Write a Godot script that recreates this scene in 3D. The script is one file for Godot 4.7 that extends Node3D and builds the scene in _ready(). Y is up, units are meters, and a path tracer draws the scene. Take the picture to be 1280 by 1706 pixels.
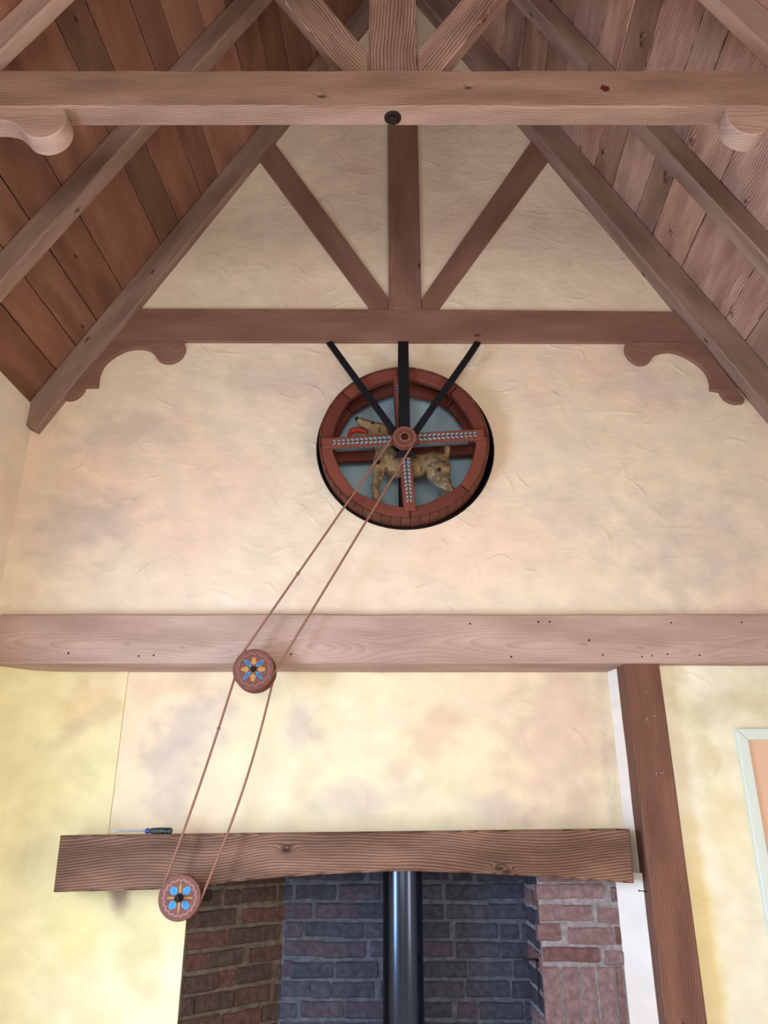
extends Node3D
# A half-timbered gable wall with a turnspit dog wheel, belt pulleys and a brick fireplace, seen from below. Metres, y up; the gable plaster lies in z = 0.

const SKEW := -0.058                      # the roof runs a little askew of the gable
var names := {}
var rng := RandomNumberGenerator.new()
var M := {}
var wood_maps := []

# ---------------------------------------------------------------- nodes
func numbered(called: String) -> String:
	if not names.has(called):
		names[called] = 0
		return called
	names[called] += 1
	return "%s_%03d" % [called, names[called]]

func tag(o: Node, label: String, category: String, group := "") -> Node:
	o.set_meta("label", label)
	o.set_meta("category", category)
	if group:
		o.set_meta("group", group)
	return o

func thing(called: String, label: String, category: String, at := Vector3.ZERO, group := "") -> Node3D:
	var o := Node3D.new()
	o.name = numbered(called)
	add_child(o, true)
	o.position = at
	tag(o, label, category, group)
	return o

func setting(called: String) -> Node3D:
	var o := Node3D.new()
	o.name = numbered(called)
	o.set_meta("kind", "structure")
	add_child(o, true)
	return o

func obj(called: String, st, m: Material, parent: Node = self) -> MeshInstance3D:
	var o := MeshInstance3D.new()
	o.name = numbered(called) if parent == self else called
	if st is SurfaceTool:
		st.generate_normals()
		o.mesh = st.commit()
	else:
		o.mesh = st
	o.material_override = m
	parent.add_child(o, true)
	return o

func struct(called: String, st, m: Material) -> MeshInstance3D:
	var o := obj(called, st, m)
	o.set_meta("kind", "structure")
	return o

# ---------------------------------------------------------------- shapes
func mb() -> SurfaceTool:
	var st := SurfaceTool.new()
	st.begin(Mesh.PRIMITIVE_TRIANGLES)
	st.set_smooth_group(-1)
	return st

func v3(st: SurfaceTool, p: Vector3, uv: Vector2) -> void:
	st.set_uv(uv)
	st.add_vertex(p)

func tri(st: SurfaceTool, a: Vector3, b: Vector3, c: Vector3, ua: Vector2, ub: Vector2, uc: Vector2) -> void:
	# counter-clockwise seen from outside
	v3(st, a, ua); v3(st, c, uc); v3(st, b, ub)

func quad(st: SurfaceTool, a: Vector3, b: Vector3, c: Vector3, d: Vector3, ua: Vector2, ub: Vector2, uc: Vector2, ud: Vector2) -> void:
	tri(st, a, b, c, ua, ub, uc)
	tri(st, a, c, d, ua, uc, ud)

func ccw(poly: PackedVector2Array) -> PackedVector2Array:
	var p := poly.duplicate()
	if Geometry2D.is_polygon_clockwise(p):      # y up: clockwise in Godot's sense is turned round below
		pass
	var s := 0.0
	for i in p.size():
		s += p[i].cross(p[(i + 1) % p.size()])
	if s < 0.0:
		p.reverse()
	return p

func P2(a: Array) -> PackedVector2Array:
	var p := PackedVector2Array()
	for i in range(0, a.size(), 2):
		p.append(Vector2(a[i], a[i + 1]))
	return p

func inset(p: PackedVector2Array, d: float) -> PackedVector2Array:
	var q := PackedVector2Array()
	var n := p.size()
	for i in n:
		var e0 := (p[i] - p[(i + n - 1) % n]).normalized()
		var e1 := (p[(i + 1) % n] - p[i]).normalized()
		var n0 := Vector2(-e0.y, e0.x)
		var n1 := Vector2(-e1.y, e1.x)
		var m := (n0 + n1)
		var k := maxf(0.35, 1.0 + n0.dot(n1))
		q.append(p[i] + m * d / k)
	return q

# a flat outline in x,y with thickness from z0 (back) to z1 (front), a small chamfer round the front edge, and its grain along an angle
func slab(st: SurfaceTool, outline: PackedVector2Array, z0: float, z1: float, bev := 0.003, grain := 0.0, uvo := Vector2.ZERO, xf := Transform3D()) -> void:
	var p := ccw(outline)
	var n := p.size()
	var f := inset(p, bev) if bev > 0.0 else p
	var g := Vector2(cos(grain), sin(grain))
	var uv := func(q: Vector2) -> Vector2: return Vector2(q.dot(g), q.dot(Vector2(-g.y, g.x))) + uvo
	var ix := Geometry2D.triangulate_polygon(p)
	for k in range(0, ix.size(), 3):
		var a := ix[k]; var b := ix[k + 1]; var c := ix[k + 2]
		if (p[b] - p[a]).cross(p[c] - p[a]) < 0.0:
			var t := b; b = c; c = t
		tri(st, xf * Vector3(f[a].x, f[a].y, z1), xf * Vector3(f[b].x, f[b].y, z1), xf * Vector3(f[c].x, f[c].y, z1), uv.call(f[a]), uv.call(f[b]), uv.call(f[c]))
		tri(st, xf * Vector3(p[a].x, p[a].y, z0), xf * Vector3(p[c].x, p[c].y, z0), xf * Vector3(p[b].x, p[b].y, z0), uv.call(p[a]), uv.call(p[c]), uv.call(p[b]))
	for i in n:
		var j := (i + 1) % n
		var zc := z1 - bev
		var ua: Vector2 = uv.call(p[i]); var ub: Vector2 = uv.call(p[j])
		var w := Vector2(0, z1 - z0)
		quad(st, xf * Vector3(p[i].x, p[i].y, z0), xf * Vector3(p[j].x, p[j].y, z0), xf * Vector3(p[j].x, p[j].y, zc), xf * Vector3(p[i].x, p[i].y, zc), ua - w, ub - w, ub, ua)
		if bev > 0.0:
			quad(st, xf * Vector3(p[i].x, p[i].y, zc), xf * Vector3(p[j].x, p[j].y, zc), xf * Vector3(f[j].x, f[j].y, z1), xf * Vector3(f[i].x, f[i].y, z1), ua, ub, ub, ua)

# a timber along local x: chamfered rectangle in y,z swept in a few slightly uneven steps
func timber(st: SurfaceTool, x0: float, x1: float, y0: float, y1: float, z0: float, z1: float, xf := Transform3D(), bev := 0.006, rough := 0.0015, uvo := Vector2.ZERO, steps := 0) -> void:
	var b := bev
	var sec := P2([y0 + b, z0, y1 - b, z0, y1, z0 + b, y1, z1 - b, y1 - b, z1, y0 + b, z1, y0, z1 - b, y0, z0 + b])
	var n := steps if steps > 0 else clampi(int((x1 - x0) / 0.18), 1, 14)
	var rows := []
	for k in n + 1:
		var row := []
		for q in sec:
			var w := rough if (k > 0 and k < n) else rough * 0.5
			row.append(Vector3(lerpf(x0, x1, float(k) / n), q.x + rng.randf_range(-w, w), q.y + rng.randf_range(-w, w)))
		rows.append(row)
	var v_lo := []
	var v_hi := []
	for i in 8:                                # every face keeps inside one width of the wood texture
		var l := (sec[(i + 1) % 8] - sec[i]).length()
		var o := 0.005 if i % 2 else clampf(fposmod(uvo.y + 0.11 * i, 0.32) , 0.004, maxf(0.005, 0.315 - l))
		v_lo.append(o)
		v_hi.append(o + l)
	for k in n:
		for i in 8:
			var j := (i + 1) % 8
			var u0: float = rows[k][i].x; var u1: float = rows[k + 1][i].x
			var A := Vector2(u0 + uvo.x, v_lo[i]); var B := Vector2(u1 + uvo.x, v_lo[i]); var C := Vector2(u1 + uvo.x, v_hi[i]); var D := Vector2(u0 + uvo.x, v_hi[i])
			if xf.basis.determinant() < 0:
				quad(st, xf * rows[k][i], xf * rows[k + 1][i], xf * rows[k + 1][j], xf * rows[k][j], A, B, C, D)
			else:
				quad(st, xf * rows[k][j], xf * rows[k + 1][j], xf * rows[k + 1][i], xf * rows[k][i], D, C, B, A)
	for e in 2:
		var r = rows[0] if e == 0 else rows[n]
		for i in range(1, 7):
			var a: Vector3 = r[0]; var bb: Vector3 = r[i]; var c: Vector3 = r[i + 1]
			if (e == 1) != (xf.basis.determinant() < 0):
				var t := bb; bb = c; c = t
			tri(st, xf * a, xf * c, xf * bb, Vector2(a.z, a.y) * 0.15, Vector2(c.z, c.y) * 0.15, Vector2(bb.z, bb.y) * 0.15)

# a plain closed box by corners (walls, slabs)
func block(st: SurfaceTool, lo: Vector3, hi: Vector3, xf := Transform3D()) -> void:
	var c := func(i: int) -> Vector3: return xf * Vector3(hi.x if i & 1 else lo.x, hi.y if i & 2 else lo.y, hi.z if i & 4 else lo.z)
	var f := [[4, 5, 7, 6], [1, 0, 2, 3], [5, 1, 3, 7], [0, 4, 6, 2], [6, 7, 3, 2], [0, 1, 5, 4]]
	for k in 6:
		var q := []
		var uv := []
		for i in f[k]:
			var p := Vector3(hi.x if i & 1 else lo.x, hi.y if i & 2 else lo.y, hi.z if i & 4 else lo.z)
			q.append(c.call(i))
			uv.append(Vector2(p.x, p.y) if k < 2 else Vector2(p.z, p.y) if k < 4 else Vector2(p.x, p.z))
		quad(st, q[0], q[1], q[2], q[3], uv[0], uv[1], uv[2], uv[3])

# a turned shape about local z: profile of (radius, z) from back to front; each step keeps a crisp edge unless soft
func turned(st: SurfaceTool, prof: PackedVector2Array, segs := 40, xf := Transform3D(), soft := false, uvs := 0.0) -> void:
	for k in prof.size() - 1:
		st.set_smooth_group(1 if soft else k + 1)
		for i in segs:
			var a0 := TAU * i / segs; var a1 := TAU * (i + 1) / segs
			var p := prof[k]; var q := prof[k + 1]
			var A := Vector3(cos(a0) * p.x, sin(a0) * p.x, p.y); var B := Vector3(cos(a1) * p.x, sin(a1) * p.x, p.y)
			var C := Vector3(cos(a1) * q.x, sin(a1) * q.x, q.y); var D := Vector3(cos(a0) * q.x, sin(a0) * q.x, q.y)
			var uv := func(w: Vector3, s: float) -> Vector2: return Vector2(0.5 + w.x / uvs * 0.5, 0.5 - w.y / uvs * 0.5) if uvs > 0.0 else Vector2(s, w.z)
			if p.x < 1e-5:
				tri(st, xf * A, xf * C, xf * D, uv.call(A, 0), uv.call(C, a1 * 0.1), uv.call(D, a0 * 0.1))
			elif q.x < 1e-5:
				tri(st, xf * A, xf * B, xf * C, uv.call(A, a0 * 0.1), uv.call(B, a1 * 0.1), uv.call(C, 0))
			else:
				quad(st, xf * A, xf * B, xf * C, xf * D, uv.call(A, a0 * 0.1), uv.call(B, a1 * 0.1), uv.call(C, a1 * 0.1), uv.call(D, a0 * 0.1))
	st.set_smooth_group(-1)

# a round bar or rope through points
func tube(st: SurfaceTool, pts: Array, radii: Array, segs := 10, closed := false) -> void:
	var n := pts.size()
	var rings := []
	var up := Vector3(0.13, 0.21, 0.97).normalized()
	var along := 0.0
	var us := []
	for k in n:
		var t: Vector3
		if closed:
			t = (pts[(k + 1) % n] - pts[(k + n - 1) % n]).normalized()
		else:
			t = (pts[mini(k + 1, n - 1)] - pts[maxi(k - 1, 0)]).normalized()
		var s := t.cross(up)
		if s.length() < 0.05:
			s = t.cross(Vector3(1, 0, 0))
		s = s.normalized()
		var b := s.cross(t).normalized()
		up = b
		var ring := []
		var r: float = radii[mini(k, radii.size() - 1)]
		for i in segs:
			var a := TAU * i / segs
			ring.append(pts[k] + (s * cos(a) + b * sin(a)) * r)
		rings.append(ring)
		if k > 0:
			along += (pts[k] - pts[k - 1]).length()
		us.append(along)
	st.set_smooth_group(1)
	for k in (n if closed else n - 1):
		var m := (k + 1) % n
		for i in segs:
			var j := (i + 1) % segs
			var u1: float = us[m] if m > 0 else along + 0.01
			quad(st, rings[k][i], rings[k][j], rings[m][j], rings[m][i], Vector2(us[k], i * 0.01), Vector2(us[k], i * 0.01 + 0.01), Vector2(u1, i * 0.01 + 0.01), Vector2(u1, i * 0.01))
	st.set_smooth_group(-1)
	if not closed:
		for e in 2:
			var c: Vector3 = pts[0] if e == 0 else pts[n - 1]
			var ring = rings[0] if e == 0 else rings[n - 1]
			for i in segs:
				var j := (i + 1) % segs
				if e == 0:
					tri(st, c, ring[j], ring[i], Vector2.ZERO, Vector2(0, .01), Vector2(.01, 0))
				else:
					tri(st, c, ring[i], ring[j], Vector2.ZERO, Vector2(.01, 0), Vector2(0, .01))

func smooth_path(pts: Array, per := 8) -> Array:
	var out := []
	for k in pts.size() - 1:
		var a: Vector3 = pts[maxi(k - 1, 0)]; var b: Vector3 = pts[k]; var c: Vector3 = pts[k + 1]; var d: Vector3 = pts[mini(k + 2, pts.size() - 1)]
		for i in per:
			out.append(b.cubic_interpolate(c, a, d, float(i) / per))
	out.append(pts[pts.size() - 1])
	return out

# ---------------------------------------------------------------- textures
func noise(s: int, f: float, oct := 3, kind := FastNoiseLite.TYPE_SIMPLEX_SMOOTH) -> FastNoiseLite:
	var n := FastNoiseLite.new()
	n.seed = s
	n.noise_type = kind
	n.frequency = f
	n.fractal_octaves = oct
	if oct == 1:
		n.fractal_type = FastNoiseLite.FRACTAL_NONE
	return n

func tex(im: Image) -> ImageTexture:
	return ImageTexture.create_from_image(im)

# flat-sawn softwood: 2 m along u, 0.32 m across v; returns [colour, height]
func wood(s: int, rings: float, contrast: float, dark: Color, light: Color, knots: int) -> Array:
	var w := 1024
	var h := 256
	var r := RandomNumberGenerator.new()
	r.seed = s
	var warp := noise(s, 0.9, 2)
	var fine := noise(s + 7, 1.0, 2)
	var tone := noise(s + 13, 1.0, 3)
	var ks := []
	for k in knots:
		ks.append([Vector2(r.randf() * 2.0, r.randf() * 0.32), r.randf_range(0.006, 0.012)])
	var col := PackedByteArray(); col.resize(w * h * 3)
	var hei := PackedFloat32Array(); hei.resize(w * h)
	var c0 := r.randf_range(-0.05, 0.37)
	for x in w:
		var u := 2.0 * x / w
		var cs := Vector2.from_angle(TAU * x / w) / PI          # the grain closes on itself after 2 m
		var cu := c0 + 0.06 * warp.get_noise_3d(cs.x, cs.y, 3.0)
		var hu := 0.03 + 0.07 * absf(warp.get_noise_3d(cs.x, cs.y, 40.0))
		for y in h:
			var v := 0.32 * y / h
			var d := v - cu
			var ring := sqrt(d * d + hu * hu) * rings + 0.7 * warp.get_noise_3d(cs.x * 2.2, cs.y * 2.2, v * 9.0)
			var kd := 0.0
			for k in ks:
				var q := Vector2((u - k[0].x) * 0.45, v - k[0].y)
				var e: float = q.length_squared() / (k[1] * k[1])
				if e < 14.0:
					ring += 2.4 * exp(-e * 0.45)
					kd = maxf(kd, exp(-e * 1.6))
			var f := ring - floorf(ring)
			var late := pow(f, 2.2) if f < 0.93 else (1.0 - f) / 0.07 * 0.8
			var fib := fine.get_noise_3d(cs.x * 9.0, cs.y * 9.0, v * 420.0)
			var t := tone.get_noise_3d(cs.x * 1.6, cs.y * 1.6, v * 7.0)
			var m := clampf(0.62 - contrast * late + 0.16 * fib + 0.42 * t, 0.0, 1.0)
			var c := dark.lerp(light, m).lerp(Color(0.16, 0.09, 0.07), kd * 0.75)
			var o := (y * w + x) * 3
			col[o] = int(clampf(c.r, 0, 1) * 255); col[o + 1] = int(clampf(c.g, 0, 1) * 255); col[o + 2] = int(clampf(c.b, 0, 1) * 255)
			hei[y * w + x] = 0.5 + 0.4 * late + 0.1 * fib + 0.3 * kd
	return [tex(Image.create_from_data(w, h, false, Image.FORMAT_RGB8, col)), tex(Image.create_from_data(w, h, false, Image.FORMAT_RF, hei.to_byte_array()))]

func wood_mat(kind: int, tint: Color, relief := 0.1, rough := 0.75) -> StandardMaterial3D:
	var m := StandardMaterial3D.new()
	m.albedo_texture = wood_maps[kind][0]
	m.albedo_color = tint
	m.heightmap_enabled = true
	m.heightmap_texture = wood_maps[kind][1]
	m.heightmap_scale = relief
	m.roughness = rough
	m.metallic_specular = 0.35
	m.uv1_scale = Vector3(0.5, 1.0 / 0.32, 1)
	return m

func flat_mat(c: Color, rough := 0.7, metal := 0.0, spec := 0.4) -> StandardMaterial3D:
	var m := StandardMaterial3D.new()
	m.albedo_color = c
	m.roughness = rough
	m.metallic = metal
	m.metallic_specular = spec
	return m

# a washed plaster: colour over lo..hi in metres (uv are metres); spots are [x, y, rx, ry, turn, colour, strength]
func plaster(s: int, lo: Vector2, hi: Vector2, base: Color, wash: Color, blotch: Color, spots: Array, amount := 1.0) -> StandardMaterial3D:
	var w := 384
	var h := 384
	var a := noise(s, 0.9, 4)
	var b := noise(s + 5, 1.6, 4)
	var c := noise(s + 9, 5.0, 4)
	var col := PackedByteArray(); col.resize(w * h * 3)
	for y in h:
		for x in w:
			var p := Vector2(lerpf(lo.x, hi.x, (x + 0.5) / w), lerpf(hi.y, lo.y, (y + 0.5) / h))
			var brush := c.get_noise_2d(p.x * 1.0 + p.y * 0.6, p.y * 1.2 - p.x * 0.5)
			var k := base.lerp(wash, smoothstep(-0.1, 0.5, a.get_noise_2d(p.x, p.y) + 0.25 * brush))
			k = k.lerp(blotch, amount * 0.22 * smoothstep(0.18, 0.62, b.get_noise_2d(p.x + 0.4 * p.y, p.y) + 0.35 * brush))
			for q in spots:
				var d: Vector2 = (p - Vector2(q[0], q[1])).rotated(-q[4]) / Vector2(q[2], q[3])
				var l := d.length() + 0.45 * brush
				if l < 1.4:
					k = k.lerp(q[5], q[6] * (1.0 - smoothstep(0.25, 1.3, l)))
			k = k * (1.0 + 0.05 * brush)
			var o := (y * w + x) * 3
			col[o] = int(clampf(k.r, 0, 1) * 255); col[o + 1] = int(clampf(k.g, 0, 1) * 255); col[o + 2] = int(clampf(k.b, 0, 1) * 255)
	var m := StandardMaterial3D.new()
	m.albedo_texture = tex(Image.create_from_data(w, h, false, Image.FORMAT_RGB8, col))
	m.uv1_scale = Vector3(1.0 / (hi.x - lo.x), -1.0 / (hi.y - lo.y), 1)
	m.uv1_offset = Vector3(-lo.x / (hi.x - lo.x), hi.y / (hi.y - lo.y), 0)
	m.texture_repeat = false
	m.roughness = 0.8
	m.metallic_specular = 0.3
	return m

func trowel_relief() -> ImageTexture:
	# 4.2 m square: gentle undulation, a fine tooth, and short one-sided ridges left by the edge of the trowel
	var w := 1200
	var px := w / 4.2
	var low := noise(301, 1.3, 3)
	var mid := noise(305, 14.0, 3)
	var hei := PackedFloat32Array(); hei.resize(w * w)
	for y in w:
		for x in w:
			var p := Vector2(x, y) / px
			hei[y * w + x] = 0.3 + 0.30 * low.get_noise_2d(p.x, p.y * 1.4) + 0.035 * mid.get_noise_2d(p.x, p.y * 1.5)
	var r := RandomNumberGenerator.new()
	r.seed = 306
	for k in 620:
		var p := Vector2(r.randf() * w, r.randf() * w)
		var a := r.randfn(0.1, 0.7)
		var turn := r.randf_range(-0.035, 0.035)
		var n := r.randi_range(12, 70)
		var wide := r.randf_range(2.5, 8.0)
		var amp := r.randf_range(0.05, 0.2)
		var flip := -1.0 if r.randf() < 0.3 else 1.0
		for i in n:
			var dir := Vector2.from_angle(a)
			var side := dir.orthogonal() * flip
			var fade := sin(PI * (i + 0.5) / n)
			for j in range(-2, int(wide) + 1):
				var q := Vector2i(p + side * j)
				if q.x >= 0 and q.y >= 0 and q.x < w and q.y < w:
					var up := (1.0 - j / wide) if j >= 0 else (1.0 + j * 0.45)
					var at := q.y * w + q.x
					hei[at] = maxf(hei[at], lerpf(hei[at], hei[at] + amp * fade * up, 0.55))
			p += dir
			a += turn + r.randf_range(-0.1, 0.1)
	return tex(Image.create_from_data(w, w, false, Image.FORMAT_RF, hei.to_byte_array()))

# soft oval of paint on an image
func dab(im: Image, c: Vector2, rx: float, ry: float, turn: float, k: Color) -> void:
	var m := int(maxf(rx, ry)) + 1
	for y in range(maxi(0, int(c.y) - m), mini(im.get_height(), int(c.y) + m + 1)):
		for x in range(maxi(0, int(c.x) - m), mini(im.get_width(), int(c.x) + m + 1)):
			var d := (Vector2(x, y) - c).rotated(-turn)
			var t := absf(d.x) / rx
			if t < 1.0 and absf(d.y) < ry * (1.0 - t * t):       # a leaf: pointed at both ends
				im.set_pixel(x, y, k)

func disc(im: Image, c: Vector2, r: float, k: Color) -> void:
	for y in range(maxi(0, int(c.y - r)), mini(im.get_height(), int(c.y + r) + 1)):
		for x in range(maxi(0, int(c.x - r)), mini(im.get_width(), int(c.x + r) + 1)):
			if Vector2(x, y).distance_to(c) < r:
				im.set_pixel(x, y, k)

func painted_ground(w: int, h: int, k: Color, s: int) -> Image:
	var im := Image.create(w, h, false, Image.FORMAT_RGB8)
	var n := noise(s, 0.05, 4)
	for y in h:
		for x in w:
			var t := 1.0 + 0.22 * n.get_noise_2d(x * 0.6, y * 2.4)
			im.set_pixel(x, y, Color(k.r * t, k.g * t, k.b * t))
	return im

func wavy_ring(im: Image, r: float, amp: float, lobes: int, width: float, k: Color) -> void:
	var c := Vector2(im.get_width(), im.get_height()) * 0.5
	for y in im.get_height():
		for x in im.get_width():
			var d := Vector2(x, y) - c
			if absf(d.length() - r - amp * cos(d.angle() * lobes)) < width:
				im.set_pixel(x, y, im.get_pixel(x, y).lerp(k, 0.8))

func pulley_face(style: int) -> StandardMaterial3D:
	var brown := Color(0.43, 0.25, 0.2)
	var im := painted_ground(256, 256, brown, 50 + style)
	var c := Vector2(128, 128)
	var gold := Color(0.7, 0.52, 0.26)
	var blue := Color(0.22, 0.54, 0.72)
	if style == 0:      # blue leaves on the diagonals, gold oak sprigs on the cross
		wavy_ring(im, 99, 5, 14, 8, Color(0.5, 0.34, 0.31))
		wavy_ring(im, 90, 5, 14, 1.6, Color(0.24, 0.12, 0.1))
		for k in 4:
			var a := PI / 2 * k
			var d := Vector2(cos(a), sin(a))
			dab(im, c + d * 52, 32, 5, a, gold)
			for j in 3:
				for sgn in [-1, 1]:
					dab(im, c + d * (40 + j * 13) + d.orthogonal() * sgn * (10 - j * 2), 13 - j * 2, 5, a + sgn * -0.95, gold)
			var b := a + PI / 4
			var e := Vector2(cos(b), sin(b))
			dab(im, c + e * 54, 34, 11, b, blue)
			dab(im, c + e * 54, 26, 3, b, Color(0.08, 0.3, 0.5))
			for j in 3:
				for sgn in [-1, 1]:
					dab(im, c + e * (46 + j * 10) + e.orthogonal() * sgn * 5, 7, 1.6, b + sgn * -0.8, Color(0.08, 0.3, 0.5))
	elif style == 1:    # gold blades on the cross, blue oak leaves on the diagonals
		wavy_ring(im, 98, 4, 18, 6, Color(0.56, 0.42, 0.4))
		for k in 4:
			var a := PI / 2 * k
			var d := Vector2(cos(a), sin(a))
			var b := a + PI / 4
			var e := Vector2(cos(b), sin(b))
			var dk := Color(0.1, 0.28, 0.42)
			dab(im, c + e * 52, 34, 8, b, blue)
			for j in 3:
				for sgn in [-1, 1]:
					var lobe: Vector2 = c + e * (46 + j * 13) + e.orthogonal() * sgn * (15 - j * 3)
					dab(im, lobe, 14 - j * 2, 6.5, b + sgn * -0.6, blue)
			for j in 2:
				for sgn in [-1, 1]:
					dab(im, c + e * (52 + j * 14) + e.orthogonal() * sgn * 6, 9, 1.4, b + sgn * -0.6, dk)
			dab(im, c + d * 46, 40, 7, a, Color(0.66, 0.48, 0.24))
	else:               # hub: scalloped ring and a ring of pale dots
		wavy_ring(im, 108, 0, 1, 10, Color(0.5, 0.33, 0.29))
		wavy_ring(im, 92, 4, 12, 4, Color(0.3, 0.15, 0.13))
		disc(im, c, 66, Color(0.33, 0.17, 0.13))
		for k in 18:
			disc(im, c + Vector2(cos(TAU * k / 18), sin(TAU * k / 18)) * 52, 5, Color(0.85, 0.7, 0.5))
	var m := flat_mat(Color.WHITE, 0.6)
	m.albedo_texture = tex(im)
	return m

func spoke_face(bare_from: float, bare_to: float) -> StandardMaterial3D:
	# 0..1 along u = the spoke, v across; a vine of paired blue leaves grows from the hub (u = 0) outward
	var im := painted_ground(512, 72, Color(0.46, 0.24, 0.19), 61)
	var k := Color(0.42, 0.66, 0.72)
	for x in range(int(512 * bare_from), int(512 * bare_to)):
		for y in range(35, 38):
			im.set_pixel(x, y, Color(0.14, 0.13, 0.13))
	var n := 13
	for j in n:
		var u := lerpf(512 * bare_from, 512 * bare_to, (j + 0.3) / n)
		var s := lerpf(1.1, 0.75, float(j) / n)
		for sgn in [-1, 1]:
			dab(im, Vector2(u + 10, 36 + sgn * 13 * s), 15 * s, 6.5 * s, sgn * 0.5, k)
	var m := flat_mat(Color.WHITE, 0.6)
	m.albedo_texture = tex(im)
	return m

# ---------------------------------------------------------------- the carved dog: one skin over tapered capsules
func dog_field(p: Vector3, bones: Array) -> float:
	var d := 1.0
	for b in bones:
		var pa: Vector3 = p - b[0]
		var ba: Vector3 = b[1] - b[0]
		var t := clampf(pa.dot(ba) / maxf(ba.length_squared(), 1e-8), 0.0, 1.0)
		var q := pa - ba * t
		q.z *= b[4]
		var e := q.length() - lerpf(b[2], b[3], t)
		var k := 0.012
		var h := maxf(k - absf(d - e), 0.0) / k
		d = minf(d, e) - h * h * k * 0.25
	return d

func skin(bones: Array, lo: Vector3, hi: Vector3, cell: float, paint: Callable) -> SurfaceTool:
	var n := Vector3i(((hi - lo) / cell).ceil()) + Vector3i.ONE
	var val := PackedFloat32Array()
	val.resize(n.x * n.y * n.z)
	for z in n.z:
		for y in n.y:
			for x in n.x:
				val[(z * n.y + y) * n.x + x] = dog_field(lo + Vector3(x, y, z) * cell, bones)
	var id := func(x: int, y: int, z: int) -> int: return (z * n.y + y) * n.x + x
	var at := {}
	var st := SurfaceTool.new()
	st.begin(Mesh.PRIMITIVE_TRIANGLES)
	st.set_smooth_group(0)
	var verts := PackedVector3Array()
	var corner := [Vector3i(0, 0, 0), Vector3i(1, 0, 0), Vector3i(0, 1, 0), Vector3i(1, 1, 0), Vector3i(0, 0, 1), Vector3i(1, 0, 1), Vector3i(0, 1, 1), Vector3i(1, 1, 1)]
	for z in n.z - 1:
		for y in n.y - 1:
			for x in n.x - 1:
				var v := []
				var neg := 0
				for c in corner:
					var f: float = val[id.call(x + c.x, y + c.y, z + c.z)]
					v.append(f)
					neg += 1 if f < 0.0 else 0
				if neg == 0 or neg == 8:
					continue
				var sum := Vector3.ZERO
				var cnt := 0
				for i in 8:
					for a in [1, 2, 4]:
						if not i & a and (v[i] < 0.0) != (v[i | a] < 0.0):
							var t: float = v[i] / (v[i] - v[i | a])
							sum += Vector3(corner[i]) + Vector3(corner[i | a] - corner[i]) * t
							cnt += 1
				at[Vector3i(x, y, z)] = verts.size()
				verts.append(lo + (Vector3(x, y, z) + sum / cnt) * cell)
	for v in verts:
		st.set_color(paint.call(v))
		st.set_uv(Vector2(v.x, v.y))
		st.add_vertex(v)
	for key in at:
		var x: int = key.x; var y: int = key.y; var z: int = key.z
		for axis in 3:
			var e: Vector3i = [Vector3i(1, 0, 0), Vector3i(0, 1, 0), Vector3i(0, 0, 1)][axis]
			var f: Vector3i = [Vector3i(0, 1, 0), Vector3i(0, 0, 1), Vector3i(1, 0, 0)][axis]
			var g: Vector3i = [Vector3i(0, 0, 1), Vector3i(1, 0, 0), Vector3i(0, 1, 0)][axis]
			var s0: float = val[id.call(x, y, z)]
			var s1: float = val[id.call(x + e.x, y + e.y, z + e.z)]
			if (s0 < 0.0) == (s1 < 0.0):
				continue
			if not (at.has(key - f) and at.has(key - g) and at.has(key - f - g)):
				continue
			var q := [at[key], at[key - f], at[key - f - g], at[key - g]]
			if s0 < 0.0:
				q.reverse()
			for i in [0, 1, 2, 0, 2, 3]:
				st.add_index(q[i])
	return st

# ---------------------------------------------------------------- timber shorthand
func uvo() -> Vector2:
	return Vector2(rng.randf() * 2.0, rng.randf() * 0.32)

const RISE := 1.8
const SLOPE := 1.0637                      # atan(1.8)
func roof_x(side: int, y: float, z: float) -> float:
	return (-1.25 + (y - 4.43) / RISE if side < 0 else 1.66 - (y - 4.18) / RISE) + SKEW * z

func rafter(side: int, z1: float, thick: float, depth: float, y0: float, y1: float, m: Material, label: String) -> void:
	# from the eave up to the ridge; local x runs up the slope, y inward from the boards
	var dir := Vector3(-side * cos(SLOPE), sin(SLOPE), 0)
	var inw := Vector3(-side * sin(SLOPE), -cos(SLOPE), 0)
	var o := thing("rafter", label, "rafter", Vector3(roof_x(side, y0, z1), y0, z1))
	var xf := Transform3D(Basis(dir, inw, Vector3(0, 0, 1)), Vector3.ZERO)
	var st := mb()
	timber(st, 0, (y1 - y0) / sin(SLOPE), -0.002, depth, -thick, 0, xf, 0.007, 0.002, uvo())
	obj("timber", st, m, o)

# the same outline with the curve between two of its points rounded off (corner cutting, twice)
func rounded(p: PackedVector2Array, from: int, to: int) -> PackedVector2Array:
	for pass_ in 2:
		var q := PackedVector2Array()
		for i in p.size():
			if i < from or i > to:
				q.append(p[i])
			else:
				q.append(p[i].lerp(p[i - 1], 0.25))
				q.append(p[i].lerp(p[i + 1], 0.25))
		to = to + (to - from + 1)
		p = q
	return p

func plate(called: String, label: String, category: String, outline: PackedVector2Array, z0: float, z1: float, m: Material, grain := 0.0, bev := 0.003) -> Node3D:
	var c := Vector2.ZERO
	for p in outline:
		c += p / outline.size()
	var o := thing(called, label, category, Vector3(c.x, c.y, z0))
	var q := PackedVector2Array()
	for p in outline:
		q.append(p - c)
	var st := mb()
	slab(st, q, 0, z1 - z0, bev, grain, Vector2(rng.randf() * 2.0, rng.randf_range(0.13, 0.19)))
	obj("board", st, m, o)
	return o

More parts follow.
